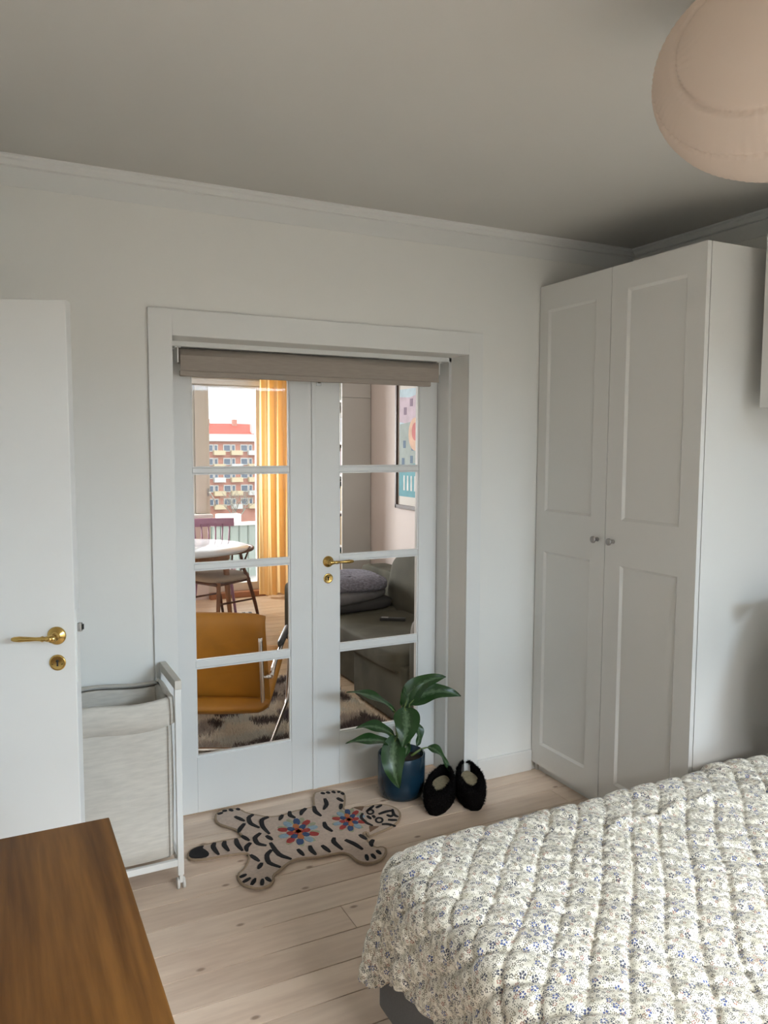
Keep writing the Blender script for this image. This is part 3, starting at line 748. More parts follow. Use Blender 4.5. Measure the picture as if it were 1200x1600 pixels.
stripes = [[(175,370),(165,390),(195,428)],[(225,362),(220,380),(245,410)],[(280,350),(285,375),(312,408)],[(308,335),(345,358)],[(352,370),(330,390),(335,412)],
 [(275,240),(322,262)],[(365,230),(340,245),(350,275),(395,295)],[(322,275),(300,300),(293,318)],[(440,242),(405,255),(410,290),(445,325)],
 [(430,335),(460,355)],[(400,322),(370,345),(385,375),(430,383)],[(450,370),(490,430),(553,450)],[(455,405),(430,430),(440,470),(500,490)],[(352,430),(395,460)],[(408,470),(390,497)],
 [(510,232),(495,257)],[(545,215),(545,235),(572,246)],[(625,200),(605,215),(600,232)],[(665,190),(670,215),(700,237)],[(718,152),(730,180),(712,205)],
 [(780,148),(808,165)],[(800,178),(795,203)],[(715,268),(720,290),(755,313)],
 [(585,402),(615,432)],[(645,385),(650,405),(675,428)],[(705,383),(745,415)],[(765,345),(760,365),(805,403)],[(820,355),(865,375),(905,402)],[(890,330),(925,353)],[(958,355),(945,370),(952,387)]]
for s_ in stripes: stroke(s_, 0.0195 if len(s_) > 2 else 0.018, 0.011, 0.0155, TIGB, 'stripe')
claws = [[(190,228),(215,220)],[(213,213),(237,210)],[(248,204),(265,212)],[(283,200),(299,207)],[(300,540),(332,525)],[(316,564),(352,542)],[(357,576),(377,545)],[(408,578),(412,548)],[(428,540),(452,560)],
 [(700,122),(718,128)],[(727,118),(743,125)],[(755,115),(769,123)],[(780,119),(795,117)],[(800,122),(814,132)],[(922,428),(930,456)],[(950,425),(968,447)],[(975,407),(995,425)]]
for s_ in claws: stroke(s_, 0.016, 0.011, 0.015, TIGB, 'claw')
face = [[(905,225),(895,245),(920,270),(955,285)],[(925,215),(960,187)],[(972,197),(1000,183)],[(928,237),(947,252)],[(985,228),(1020,215),(1055,210)],[(1052,205),(1058,232),(1080,242)],[(1030,256),(1075,258)],[(1000,278),(1030,277),(1068,287)],[(1025,232),(1045,240),(1055,232)]]
for s_ in face: stroke(s_, 0.014, 0.011, 0.0155, TIGB, 'face_marking')
for (cx, cy, rx) in ((943,217,16),(987,258,17)):
    stroke([(cx+rx*math.cos(t_*PI/5), cy+rx*0.72*math.sin(t_*PI/5)) for t_ in range(11)], 0.008, 0.011, 0.0155, TIGB, 'eye', False)
MB().prism([T1(*p) for p in [(950,236),(962,234),(970,242),(960,248)]], 0.011, 0.0155).build('nose', TIGB, tr)
tip = smooth_poly([T1(*p) for p in [(44,430),(62,402),(124,382),(112,396),(140,412),(150,428),(128,443),(62,447)]], 1)
MB().prism(tip, 0.011, 0.0158).build('tail_tip', TIGB, tr)
EAR = mat('rug_wool_brown', (0.20, 0.12, 0.075), 0.95, bump=0.8, bscale=420, bdist=0.003)
for e_ in ([(862,196),(912,191),(902,211)],[(937,288),(985,289),(941,316)]):
    MB().prism([T1(*p) for p in e_], 0.011, 0.0152).build('ear', EAR, tr)
fc = {'red': (0.36, 0.045, 0.04), 'blue': (0.04, 0.08, 0.19), 'orange': (0.50, 0.17, 0.06), 'sky': (0.27, 0.38, 0.47), 'sage': (0.36, 0.37, 0.25)}
FM = {k_: mat('rug_wool_'+k_, v, 0.95, var=0.12, vscale=90, bump=0.8, bscale=420, bdist=0.003) for k_, v in fc.items()}
def petal(cx, cy, ang_, ln, wd_, m_, z1):
    pts = [(cx+ln*t*math.cos(ang_), cy+ln*t*math.sin(ang_)*0.62) for t in (0, 0.5, 1)]
    stroke(pts, wd_, 0.011, z1, m_, 'flower_petal')
for (cx, cy, sc_) in ((588,315,1.0),(838,258,0.82)):
    for k_ in range(9):
        a2 = 2*PI*k_/9; petal(cx+60*sc_*math.cos(a2), cy+42*sc_*math.sin(a2), a2, 46*sc_, 0.026*sc_, FM['sage'], 0.0140)
    for k_ in range(10):
        a2 = 2*PI*k_/10+0.2
        petal(cx+56*sc_*math.cos(a2), cy+36*sc_*math.sin(a2), a2, 46*sc_, 0.030*sc_, FM[['red','sky','blue','red','sky'][k_ % 5]], 0.0150)
    for k_ in range(8):
        a2 = 2*PI*k_/8+0.5
        petal(cx+26*sc_*math.cos(a2), cy+17*sc_*math.sin(a2), a2, 34*sc_, 0.026*sc_, FM[['blue','orange','blue','red'][k_ % 4]], 0.0156)
    for k_ in range(6):
        a2 = 2*PI*k_/6
        petal(cx, cy, a2, 26*sc_, 0.020*sc_, FM[['red','orange'][k_ % 2]], 0.0162)

# ---- potted plant
POTM = mat('blue_glaze', (0.006, 0.026, 0.048), 0.24, var=0.25, vscale=9, coat=0.0)
PC = Vector((1.652, 3.098, 0))
pl = thing('potted_plant', 'leafy green plant in a blue glazed pot in front of the glazed door', 'plant')
MB().lathe([(0, 0.0), (0.085, 0.0), (0.098, 0.010), (0.106, 0.028), (0.109, 0.06), (0.109, 0.196), (0.106, 0.200), (0.102, 0.198), (0.101, 0.06), (0.09, 0.03), (0, 0.025)], 48, Matrix.Translation(PC)).build('pot', POTM, pl)
MB().lathe([(0.1005, 0.165), (0.06, 0.172), (0, 0.175)], 32, Matrix.Translation(PC)).build('soil', mat('potting_soil', (0.03, 0.02, 0.014), 0.95, var=0.3, vscale=60, bump=0.8, bscale=120), pl)
def leaf_mat():
    m = bpy.data.materials.new('variegated_leaf'); nt, N, L, b = nodes_of(m)
    uv = N.new('ShaderNodeUVMap'); sx = N.new('ShaderNodeSeparateXYZ'); L.new(uv.outputs[0], sx.inputs[0])
    nz = N.new('ShaderNodeTexNoise'); nz.inputs['Scale'].default_value = 5; nz.inputs['Detail'].default_value = 3
    mp = N.new('ShaderNodeMapping'); mp.inputs['Scale'].default_value = (3.0, 1.0, 1); L.new(uv.outputs[0], mp.inputs[0]); L.new(mp.outputs[0], nz.inputs['Vector'])
    ab = N.new('ShaderNodeMath'); ab.operation = 'ABSOLUTE'; L.new(sx.outputs[1], ab.inputs[0])
    ad = N.new('ShaderNodeMath'); ad.operation = 'MULTIPLY_ADD'; ad.inputs[1].default_value = 0.9; L.new(nz.outputs['Fac'], ad.inputs[0]); L.new(ab.outputs[0], ad.inputs[2])
    r = N.new('ShaderNodeValToRGB'); e = r.color_ramp.elements
    e[0].position = 0.44; e[0].color = (0.105, 0.165, 0.085, 1); e[1].position = 0.62; e[1].color = (0.065, 0.12, 0.05, 1)
    e2 = r.color_ramp.elements.new(0.80); e2.color = (0.014, 0.043, 0.010, 1); e3 = r.color_ramp.elements.new(1.25 if False else 1.0); e3.color = (0.018, 0.06, 0.012, 1)
    L.new(ad.outputs[0], r.inputs[0]); L.new(r.outputs[0], b.inputs['Base Color'])
    b.inputs['Roughness'].default_value = 0.36
    b.inputs['Transmission Weight'].default_value = 0.0
    return m
LEAFM = leaf_mat()
STEMM = mat('leaf_stalk', (0.16, 0.22, 0.06), 0.5, var=0.15, vscale=20)
def leaf_mesh(base, mid, tip, width, nrm, name='leaf', fold=0.25):
    base, mid, tip, nrm = map(Vector, (base, mid, tip, nrm))
    nu, nv = 18, 8; vs = []; uvs = []; fs = []
    for i in range(nu+1):
        t = i/nu; p = base*(1-t)**2 + mid*2*t*(1-t) + tip*t*t
        tg = (base*(-2*(1-t)) + mid*(2-4*t) + tip*2*t).normalized()
        side = tg.cross(nrm).normalized(); up = side.cross(tg).normalized()
        wdt = width*0.66*(math.sin(PI*min(1, t**0.72))**0.80)*(1-0.15*t) + 0.0008
        for j in range(nv+1):
            s = -1+2*j/nv
            wave = 0.006*math.sin(t*11+s*2)*abs(s)
            vs.append(p + side*s*wdt + up*(abs(s)**1.3*wdt*fold + wave)); uvs.append((t, s))
    for i in range(nu):
        for j in range(nv): fs.append((i*(nv+1)+j, (i+1)*(nv+1)+j, (i+1)*(nv+1)+j+1, i*(nv+1)+j+1))
    me = bpy.data.meshes.new(name); me.from_pydata([tuple(v) for v in vs], [], fs)
    uvl = me.uv_layers.new(name='UVMap')
    for lp_ in me.loops: uvl.data[lp_.index].uv = uvs[lp_.vertex_index]
    me.polygons.foreach_set('use_smooth', [True]*len(fs)); me.update()
    return me
def pp(px, py, dy=0.0):      # a point of the plant seen at a given place, at the plant's own distance
    d = Fv + R2*((px-600)/F_PX) - U2*((py-800)/F_PX); t = (PC.y+dy)/d.y
    return Vector((d.x*t, d.y*t, CAM_H+d.z*t))
def add_leaf(b0, m0, t0, wd_, nrm, stalk=True, fold=0.25, root=None):
    o = link('leaf', leaf_mesh(b0, m0, t0, wd_, nrm, fold=fold), LEAFM, pl)
    if stalk:
        r0 = Vector((PC.x+(b0.x-PC.x)*0.25, PC.y+(b0.y-PC.y)*0.25, 0.172)) if root is None else root
        midp = (r0+b0)/2 + Vector(((b0.x-PC.x)*0.1, (b0.y-PC.y)*0.1, 0.01))
        MB().tube([r0, midp, b0, b0.lerp(m0, 0.25)], [0.006, 0.005, 0.0035, 0.0025], 8).build('stalk', STEMM, o)
Vup = Vector((0, 0, 1)); toC = Vector((-0.47, -0.88, 0))
add_leaf(pp(632,1105), pp(648,1060,-0.02), pp(697,1058,-0.06), 0.075, (-0.1,-0.6,0.8))
add_leaf(pp(640,1100,-0.02), pp(672,1068,-0.06), pp(720,1088,-0.10), 0.072, (0.05,-0.75,0.65))
add_leaf(pp(617,1112), pp(585,1080,-0.05), pp(541,1082,-0.10), 0.045, (-0.1,-0.55,0.85))
add_leaf(pp(632,1105,-0.03), pp(640,1130,-0.09), pp(628,1168,-0.13), 0.095, (-0.35,-0.85,0.4))
add_leaf(pp(615,1150,-0.04), pp(590,1128,-0.07), pp(556,1138,-0.09), 0.05, (-0.2,-0.6,0.8))
add_leaf(pp(612,1162,-0.05), pp(580,1150,-0.09), pp(540,1162,-0.13), 0.05, (-0.1,-0.5,0.85))
add_leaf(pp(620,1150,-0.06), pp(606,1190,-0.14), pp(624,1232,-0.15), 0.085, (-0.4,-0.9,0.25))
add_leaf(pp(648,1128,0.03), pp(660,1150,0.0), pp(650,1166,-0.02), 0.042, (0.3,-0.8,0.3))
add_leaf(pp(666,1168,-0.0), pp(690,1168,-0.04), pp(702,1206,-0.07), 0.045, (0.3,-0.5,0.8), root=Vector((PC.x+0.05, PC.y, 0.172)))
add_leaf(pp(628,1105,0.02), pp(631,1090,0.01), pp(632,1072,0.0), 0.022, (-0.4,-0.9,0.1))
add_leaf(pp(633,1165,-0.05), pp(640,1165,-0.08), pp(631,1186,-0.10), 0.028, (-0.4,-0.9,0.3))
MB().tube([(PC.x, PC.y, 0.17), (PC.x+0.004, PC.y-0.005, 0.27), (PC.x+0.006, PC.y-0.01, 0.37)], [0.011, 0.010, 0.007], 10).build('stem', STEMM, pl)

# ---- black fleece slippers
FUR = mat('black_fleece', (0.006, 0.005, 0.005), 1.0, bump=1.0, bscale=160, bdist=0.01, spec=0.1)
SOLEF = mat('slipper_lining', (0.30, 0.26, 0.17), 0.95, var=0.15, vscale=60)
def slipper(loc, rz, label, lean):
    t = thing('slipper', label, 'slipper', 'black fleece slippers by the plant')
    T = Matrix.Translation(loc) @ Matrix.Rotation(rz, 4, 'Z') @ Matrix.Rotation(lean, 4, 'Y')
    # outer shell: local +y toe, opening towards heel on top
    vs = []; fs = []; nu, nv = 34, 14; random.seed(int(loc[0]*1000))
    L_, W_, H_ = 0.148, 0.064, 0.108
    prof = lambda u: (W_*(0.86+0.16*math.sin(1.6+u*2.0)))
    for i in range(nv+1):
        k_ = i/nv
        for j in range(nu):
            a2 = 2*PI*j/nu; ca, sa = math.cos(a2), math.sin(a2)
            yy = L_*sa; ww = prof(sa)*abs(ca)**0.8*math.copysign(1, ca)
            toe = 0.5+0.5*sa
            top = H_*(1-0.30*toe)
            # k 0..0.55 the wall rising, beyond: roof closing over the toe, rim near the heel
            if k_ <= 0.55:
                q = k_/0.55; sc_ = 0.93+0.12*math.sin(PI*q*0.8); z = top*q
            else:
                q = (k_-0.55)/0.45; sc_ = 1.0 - q*(0.34+0.10*toe); z = top*(1+0.10*math.sin(PI*q))
            ydrift = -0.035*max(0, (k_-0.55)/0.45)
            jit = random.uniform(-0.0035, 0.0035)
            vs.append(T @ Vector((ww*sc_+jit, yy*sc_+ydrift+jit, max(0.0, z+random.uniform(-0.003, 0.003)*(1 if k_ > 0.1 else 0)))))
    for i in range(nv):
        for j in range(nu): fs.append((i*nu+j, i*nu+(j+1) % nu, (i+1)*nu+(j+1) % nu, (i+1)*nu+j))
    fs.append(tuple(reversed(range(nu))))
    body = MB().add(vs, fs, True).build('slipper_upper', FUR, t)
    ins = [(T @ Vector((0.60*prof(math.sin(a2))*math.cos(a2), 0.085*math.sin(a2)-0.030, 0.0))) for a2 in [2*PI*j/24 for j in range(24)]]
    z0, z1 = 0.074, 0.078
    MB().prism([(p.x, p.y) for p in ins], loc[2]+z0, loc[2]+z1).build('insole', SOLEF, t)
    # fuzz
    fv = []; ff = []
    for f in body.data.polygons:
        n = f.normal; c = f.center
        if c.z < 0.006: continue
        vsf = [body.data.vertices[i].co for i in f.vertices]
        for _ in range(7):
            wts = [random.random() for _ in vsf]; s_ = sum(wts); p = sum((v*w_ for v, w_ in zip(vsf, wts)), Vector())/s_
            d = (n + Vector((random.uniform(-.7,.7), random.uniform(-.7,.7), random.uniform(-.7,.7)))).normalized()
            sd = d.cross(Vector((random.random(), random.random(), random.random()))).normalized()*0.0011
            k_ = len(fv); fv += [p-sd, p+sd, p+d*random.uniform(0.006, 0.013)]; ff.append((k_, k_+1, k_+2))
    me = bpy.data.meshes.new('fleece'); me.from_pydata([tuple(v) for v in fv], [], ff); me.materials.append(FUR)
    o = link('fleece', me, None, t); o['kind'] = 'stuff'
slipper((1.768, 2.945, 0), math.radians(138), 'black fleece slipper with beige insole, close to the blue pot', 0)
slipper((1.918, 2.925, 0), math.radians(156), 'black fleece slipper farther from the pot, under the hanging leaf', 0)

# =================================================================== living room
m = MB()
GX0, GX1, GZ1 = 2.035, 2.535, 2.195          # balcony door glass
m.box(LX0, 0.4, LY1, LY1+0.25, -0.02, ZC).box(2.60, LX1+0.2, LY1, LY1+0.25, -0.02, ZC).box(0.4, 2.60, LY1, LY1+0.25, 2.30, ZC).box(0.4, 2.0, LY1, LY1+0.25, -0.02, 0.86)
struct(m.build('wall_living_window', LIVW), 'living room wall with window and balcony door')
struct(box('wall_living_right', LX1, LX1+0.2, YL, LY1, -0.02, ZC, LIVW), 'pale pink living room wall behind the sofa')
struct(box('wall_living_left', LX0-0.2, LX0, YL, LY1+0.2, -0.02, ZC, LIVW), 'pale living room wall')
struct(box('ceiling_living', LX0-0.2, LX1+0.2, YW, LY1+0.25, ZC, ZC+0.1, CEIL), 'white living room ceiling')
fl2 = struct(box('floor_living', LX0, LX1, YL, LY1+0.1, -0.06, -0.022, MATS['floor_gap']), 'warm pine plank floor of the living room')
y = YL-0.06
while y < LY1:
    y1 = min(y+PWID, LY1); j = random.uniform(0.2, 2.2); y0c = y
    if y < YL: plank(OX0, OX1, y0c, YL, PLANK2, fl2); y0c = YL
    plank(LX0, j-0.001, y0c, y1, PLANK2, fl2); plank(j+0.001, LX1, y0c, y1, PLANK2, fl2)
    y = y1
# window with sill, left of the balcony door
w2 = sthing('window_2', 'beige framed living room window beside the balcony door')
box('casement_frame', 1.885, 2.000, LY1+0.02, LY1+0.08, 0.90, 2.225, FRAMEW, w2, 0.004)
box('window_post', 1.795, 1.880, LY1+0.03, LY1+0.10, 0.90, 2.225, FRAMEW, w2, 0.004)
box('window_post', 0.40, 0.47, LY1+0.03, LY1+0.10, 0.90, 2.225, FRAMEW, w2, 0.004)
box('window_post', 1.08, 1.14, LY1+0.03, LY1+0.10, 0.90, 2.225, FRAMEW, w2, 0.004)
box('window_rail', 0.47, 1.795, LY1+0.04, LY1+0.10, 2.15, 2.225, FRAMEW, w2, 0.004)
box('window_rail', 0.47, 1.795, LY1+0.04, LY1+0.10, 0.90, 0.96, FRAMEW, w2, 0.004)
for a, b2 in ((0.47, 1.08), (1.14, 1.795)): box('pane', a, b2, LY1+0.066, LY1+0.070, 0.96, 2.15, GLASS, w2)
box('window_sill', 0.40, 2.03, LY1-0.10, LY1+0.10, 0.865, 0.898, PAINT, w2, 0.004)
m = MB(); m.box(0.35, 2.62, LY1-0.02, LY1, 2.232, 2.285).box(0.35, 2.62, LY1-0.035, LY1-0.02, 2.262, 2.278)
struct(m.build('trim_6', PAINT), 'white head casing over the living room window')
box('head_panel', 0.4, 2.60, LY1+0.03, LY1+0.10, 2.225, 2.30, FRAMEW, w2)
d4 = sthing('door_4', 'glazed balcony door beyond the dining table')
box('stile', 2.000, GX0, LY1+0.03, LY1+0.08, 0.06, 2.225, FRAMEW, d4, 0.003)
box('stile', GX1, 2.60, LY1+0.03, LY1+0.08, 0.06, 2.225, FRAMEW, d4, 0.003)
box('top_rail', GX0, GX1, LY1+0.03, LY1+0.08, GZ1, 2.225, FRAMEW, d4, 0.003)
box('bottom_rail', GX0, GX1, LY1+0.03, LY1+0.08, 0.06, 0.145, FRAMEW, d4, 0.003)
box('pane', GX0, GX1, LY1+0.053, LY1+0.057, 0.145, GZ1, GLASS, d4)
box('threshold', 2.0, 2.60, LY1-0.06, LY1+0.16, 0, 0.06, wood_mat('threshold_wood', (0.30, 0.12, 0.05), (0.45, 0.2, 0.09), 'x', 6), d4, 0.004)
hd = MB().tube([(2.018, LY1+0.03, 1.12), (2.018, LY1-0.005, 1.12), (2.03, LY1-0.02, 1.10), (2.065, LY1-0.025, 1.04), (2.075, LY1-0.025, 0.98)], 0.008, 8).build('window_handle', STEEL, d4)
box('handle_plate', 2.006, 2.030, LY1+0.022, LY1+0.03, 1.08, 1.16, STEEL, hd, 0.002)
# balcony
bc = thing('balcony', 'balcony with a pale green ribbed parapet outside the living room', 'balcony')
BALC = mat('balcony_concrete', (0.38, 0.375, 0.36), 0.9, var=0.05)
box('slab', 0.6, 5.0, LY1+0.25, 9.25, -0.12, 0.02, BALC, bc)
RIBM = mat('parapet_sheet', (0.30, 0.36, 0.34), 0.6, var=0.04)
rib_me = MB().add([(-0.055, 0, 0), (-0.04, -0.02, 0), (0.04, -0.02, 0), (0.055, 0, 0), (0.055, 0.01, 0), (-0.055, 0.01, 0), (-0.055, 0, 0.62), (-0.04, -0.02, 0.62), (0.04, -0.02, 0.62), (0.055, 0, 0.62), (0.055, 0.01, 0.62), (-0.055, 0.01, 0.62)],
    [tuple(range(6)), tuple(reversed(range(6, 12)))] + [(i, (i+1) % 6, 6+(i+1) % 6, 6+i) for i in range(6)]).mesh('parapet_rib'); rib_me.materials.append(RIBM)
for i in range(36):
    o = link('parapet_rib', rib_me, None, bc); o.location = (1.05+i*0.11, 9.15, 0.03)
box('parapet_rail', 1.0, 5.0, 9.10, 9.20, 0.65, 0.685, PAINT, bc, 0.004)
bx = tag(MB().box(2.35, 2.62, 8.95, 9.10, 0.70, 0.80).build('balcony_box', mat('white_planter', (0.85, 0.85, 0.85), 0.6), None, 0.006), 'white planter box hung on the balcony parapet', 'planter')

# curtain
CURT = translucent_mat('yellow_curtain_voile', (0.86, 0.62, 0.30), (0.98, 0.74, 0.36), 0.6)
def curtain():
    vs = []; fs = []; n = 160; nz = 10
    for i in range(nz+1):
        z = 0.03 + (2.40-0.03)*i/nz; sp_ = 1+0.06*(1-i/nz)
        for j in range(n):
            t = j/(n-1); x = 2.515 + (t*0.49)*sp_ - 0.02*(1-i/nz)
            x = min(x, 2.985)
            yv = 7.86 + 0.040*math.sin(t*2*PI*5.2+0.5) + 0.014*math.sin(t*2*PI*11+1.0+0.3*i)
            vs.append((x, yv, z + (0.01*math.sin(t*20) if i == 0 else 0)))
    for i in range(nz):
        for j in range(n-1): fs.append((i*n+j, i*n+j+1, (i+1)*n+j+1, (i+1)*n+j))
    return MB().add(vs, fs, True)
ct = thing('curtain', 'sheer yellow curtain hanging beside the balcony door', 'curtain')
curtain().build('curtain_cloth', CURT, ct)
MB().tube([(0.2, 7.86, 2.42), (2.99, 7.86, 2.42)], 0.012, 10).build('curtain_rod', PAINT, ct)

# ---- shaggy patchwork rug
def shag_mat():
    m = bpy.data.materials.new('shag_wool'); nt, N, L, b = nodes_of(m)
    tc = N.new('ShaderNodeTexCoord'); mp = N.new('ShaderNodeMapping'); mp.inputs['Scale'].default_value = (6.0, 8.0, 0.0)
    L.new(tc.outputs['Object'], mp.inputs[0])
    nz = N.new('ShaderNodeTexNoise'); nz.inputs['Scale'].default_value = 2.0; L.new(mp.outputs[0], nz.inputs['Vector'])
    mx = N.new('ShaderNodeMix'); mx.data_type = 'VECTOR'; mx.inputs['Factor'].default_value = 0.25
    L.new(mp.outputs[0], mx.inputs['A']); L.new(nz.outputs['Color'], mx.inputs['B'])
    vo = N.new('ShaderNodeTexVoronoi'); vo.inputs['Scale'].default_value = 1.3; vo.distance = 'CHEBYCHEV'; L.new(mx.outputs['Result'], vo.inputs['Vector'])
    s = N.new('ShaderNodeSeparateColor'); L.new(vo.outputs['Color'], s.inputs[0])
    r = N.new('ShaderNodeValToRGB'); r.color_ramp.interpolation = 'CONSTANT'; e = r.color_ramp.elements
    e[0].position = 0; e[0].color = (0.17, 0.13, 0.12, 1); e[1].position = 0.18; e[1].color = (0.82, 0.72, 0.60, 1)
    for p, c_ in ((0.44, (0.25, 0.19, 0.21, 1)), (0.56, (0.72, 0.68, 0.60, 1)), (0.80, (0.55, 0.46, 0.39, 1))):
        q = r.color_ramp.elements.new(p); q.color = c_
    L.new(s.outputs[0], r.inputs[0]); L.new(r.outputs[0], b.inputs['Base Color']); b.inputs['Roughness'].default_value = 0.95
    b.inputs['Specular IOR Level'].default_value = 0.1
    return m
SHAG = shag_mat()
sr = thing('shag_rug', 'shaggy patchwork rug in browns and beiges under the yellow armchair', 'rug')
RX0, RX1, RY0, RY1 = 0.35, 1.99, 3.72, 5.02
box('rug_backing', RX0, RX1, RY0, RY1, 0.0005, 0.012, SHAG, sr)
n = 42000
bx_ = np.random.uniform(RX0, RX1, n); by_ = np.random.uniform(RY0, RY1, n)
dx = np.random.normal(0, 0.016, n); dy = np.random.normal(0, 0.016, n); hz = np.random.uniform(0.024, 0.042, n)
an = np.random.uniform(0, 2*PI, n); ww = 0.0030
V3 = np.stack([np.stack([bx_-ww*np.cos(an), by_-ww*np.sin(an), np.full(n, 0.012)], -1), np.stack([bx_+ww*np.cos(an), by_+ww*np.sin(an), np.full(n, 0.012)], -1), np.stack([bx_+dx, by_+dy, 0.012+hz], -1)], 1).reshape(-1, 3)
me = bpy.data.meshes.new('pile'); me.vertices.add(3*n); me.vertices.foreach_set('co', V3.reshape(-1).astype(np.float32))
me.loops.add(3*n); me.loops.foreach_set('vertex_index', np.arange(3*n, dtype=np.int32)); me.polygons.add(n)
me.polygons.foreach_set('loop_start', np.arange(0, 3*n, 3, dtype=np.int32)); me.polygons.foreach_set('loop_total', np.full(n, 3, dtype=np.int32)); me.update(calc_edges=True)
o = link('pile', me, SHAG, sr); o['kind'] = 'stuff'

# ---- ochre leather lounge chair on a chrome tube frame (local: x right, y forward, z up)
OCH = mat('ochre_leather', (0.40, 0.165, 0.016), 0.42, var=0.16, vscale=7, bump=0.25, bscale=18, bdist=0.004)
ch = thing('lounge_chair', 'ochre leather lounge chair with chrome tube frame behind the glazed door', 'armchair')
RZ = -YAW
Ch = lambda x, y_, z: Vector((x*math.cos(YAW)+y_*math.sin(YAW), -x*math.sin(YAW)+y_*math.cos(YAW), z))
MZ = Matrix.Rotation(RZ, 4, 'Z')
CR, CLf = -0.600, -1.215
def pad(name, pts, th, mat_, bulge=0.012):
    # a leather pad following a side profile pts [(y,z)], spanning the seat width
    nx_ = 24; K = len(pts); vs = []; fs = []
    for side in (0, 1):
        for i in range(K):
            t = (Vector(pts[min(i+1, K-1)])-Vector(pts[max(i-1, 0)])).normalized(); nrm = Vector((-t.y, t.x))
            for j in range(nx_+1):
                u = j/nx_; x = CLf+0.008 + (CR-CLf-0.016)*u
                edge = min(1, min(u, 1-u)*14, (min(i, K-1-i)+0.35)*0.9)
                off = (th*0.5*math.sqrt(max(0.05, edge)) + bulge*math.sin(PI*u)*edge) * (1 if side == 0 else -1)
                vs.append(Ch(x, pts[i][0]+nrm.x*off, pts[i][1]+nrm.y*off))
    W_ = nx_+1
    for side in (0, 1):
        o_ = side*K*W_
        for i in range(K-1):
            for j in range(nx_): fs.append((o_+i*W_+j, o_+i*W_+j+1, o_+(i+1)*W_+j+1, o_+(i+1)*W_+j))
    o2 = K*W_
    for i in range(K-1):
        fs.append((i*W_, (i+1)*W_, o2+(i+1)*W_, o2+i*W_)); fs.append((i*W_+nx_, (i+1)*W_+nx_, o2+(i+1)*W_+nx_, o2+i*W_+nx_))
    for j in range(nx_):
        fs.append((j, j+1, o2+j+1, o2+j)); fs.append(((K-1)*W_+j, (K-1)*W_+j+1, o2+(K-1)*W_+j+1, o2+(K-1)*W_+j))
    return MB().add(vs, fs, True).build(name, mat_, ch)
def curve(pts, n=20):
    out = []; pts = [Vector(p) for p in pts]; K = len(pts)
    for i in range(K-1):
        p0, p1, p2, p3 = pts[max(i-1, 0)], pts[i], pts[i+1], pts[min(i+2, K-1)]
        for k_ in range(n // (K-1)):
            t = k_/(n // (K-1)); out.append(0.5*((2*p1)+(p2-p0)*t+(2*p0-5*p1+4*p2-p3)*t*t+(3*p1-p0-3*p2+p3)*t**3))
    out.append(pts[-1]); return out
pad('backrest', [tuple(v) for v in curve([(4.125, 0.235), (4.10, 0.300), (4.045, 0.45), (3.985, 0.60), (3.955, 0.70), (3.975, 0.728)], 24)], 0.055, OCH)
pad('seat', [tuple(v) for v in curve([(4.01, 0.262), (4.06, 0.232), (4.25, 0.255), (4.55, 0.315), (4.72, 0.345), (4.76, 0.33)], 25)], 0.065, OCH)
for X_ in (CR-0.035, CLf+0.035):
    MB().tube([Ch(X_, 3.955, 0.625), Ch(X_, 3.960, 0.600), Ch(X_, 4.000, 0.40), Ch(X_, 4.020, 0.26), Ch(X_, 4.035, 0.225)], 0.0125, 12).build('back_post', CHROME, ch)
for X_ in (CR+0.012, CLf-0.012):
    pts = [(4.02, 0.40), (4.10, 0.425), (4.20, 0.445), (4.45, 0.465), (4.72, 0.480), (4.80, 0.47), (4.835, 0.43), (4.82, 0.34), (4.74, 0.16), (4.70, 0.095), (4.66, 0.060), (4.60, 0.050), (4.3, 0.050), (3.95, 0.050), (3.90, 0.050)]
    tb = MB().tube([Ch(X_, a, b2) for a, b2 in pts], 0.0125, 12).build('side_frame', CHROME, ch)
    MB().tube([Ch(X_, 4.36, 0.480), Ch(X_, 4.40, 0.486), Ch(X_, 4.70, 0.500), Ch(X_, 4.73, 0.498)], [0.012, 0.019, 0.019, 0.012], 10).build('arm_pad', BLACK, tb)
MB().tube([Ch(CR+0.012, 3.90, 0.050), Ch(CLf-0.012, 3.90, 0.050)], 0.0125, 12).build('rear_runner', CHROME, ch)
MB().tube([Ch(CR+0.012, 4.02, 0.40), Ch(CR-0.04, 4.01, 0.40)], 0.010, 10).build('crossbar', CHROME, ch)

# ---- grey-green velvet sofa along the right wall
VEL = mat('grey_green_velvet', (0.088, 0.082, 0.060), 0.85, var=0.25, vscale=5, bump=0.25, bscale=9, bdist=0.01, spec=0.2)
so = thing('sofa', 'grey-green velvet sofa along the pink living room wall', 'sofa')
def soft(name, x0, x1, y0, y1, z0, z1, e=0.22, m_=VEL, parent=None, mtx=None):
    return MB().superell(((x0+x1)/2, (y0+y1)/2, (z0+z1)/2), ((x1-x0)/2, (y1-y0)/2, (z1-z0)/2), e, e, 48, 24, mtx).build(name, m_, so if parent is None else parent)
soft('base', 2.035, 2.95, 3.78, 4.50, 0.012, 0.37, 0.09)
soft('base', 2.13, 2.95, 4.50, 5.98, 0.012, 0.33, 0.08)
soft('seat_cushion', 2.00, 2.66, 3.80, 4.92, 0.30, 0.45, 0.28)
soft('seat_cushion', 2.03, 2.66, 4.92, 5.80, 0.30, 0.45, 0.28)
soft('back_frame', 2.78, 2.985, 3.70, 5.98, 0.02, 0.62, 0.12)
soft('back_cushion', 2.60, 2.88, 3.80, 5.20, 0.36, 0.82, 0.42, mtx=Matrix.Rotation(math.radians(10), 3, 'Y'))
soft('arm', 2.05, 2.95, 3.50, 3.80, 0.015, 0.60, 0.22)
soft('arm', 2.10, 2.95, 5.76, 6.00, 0.015, 0.51, 0.16)
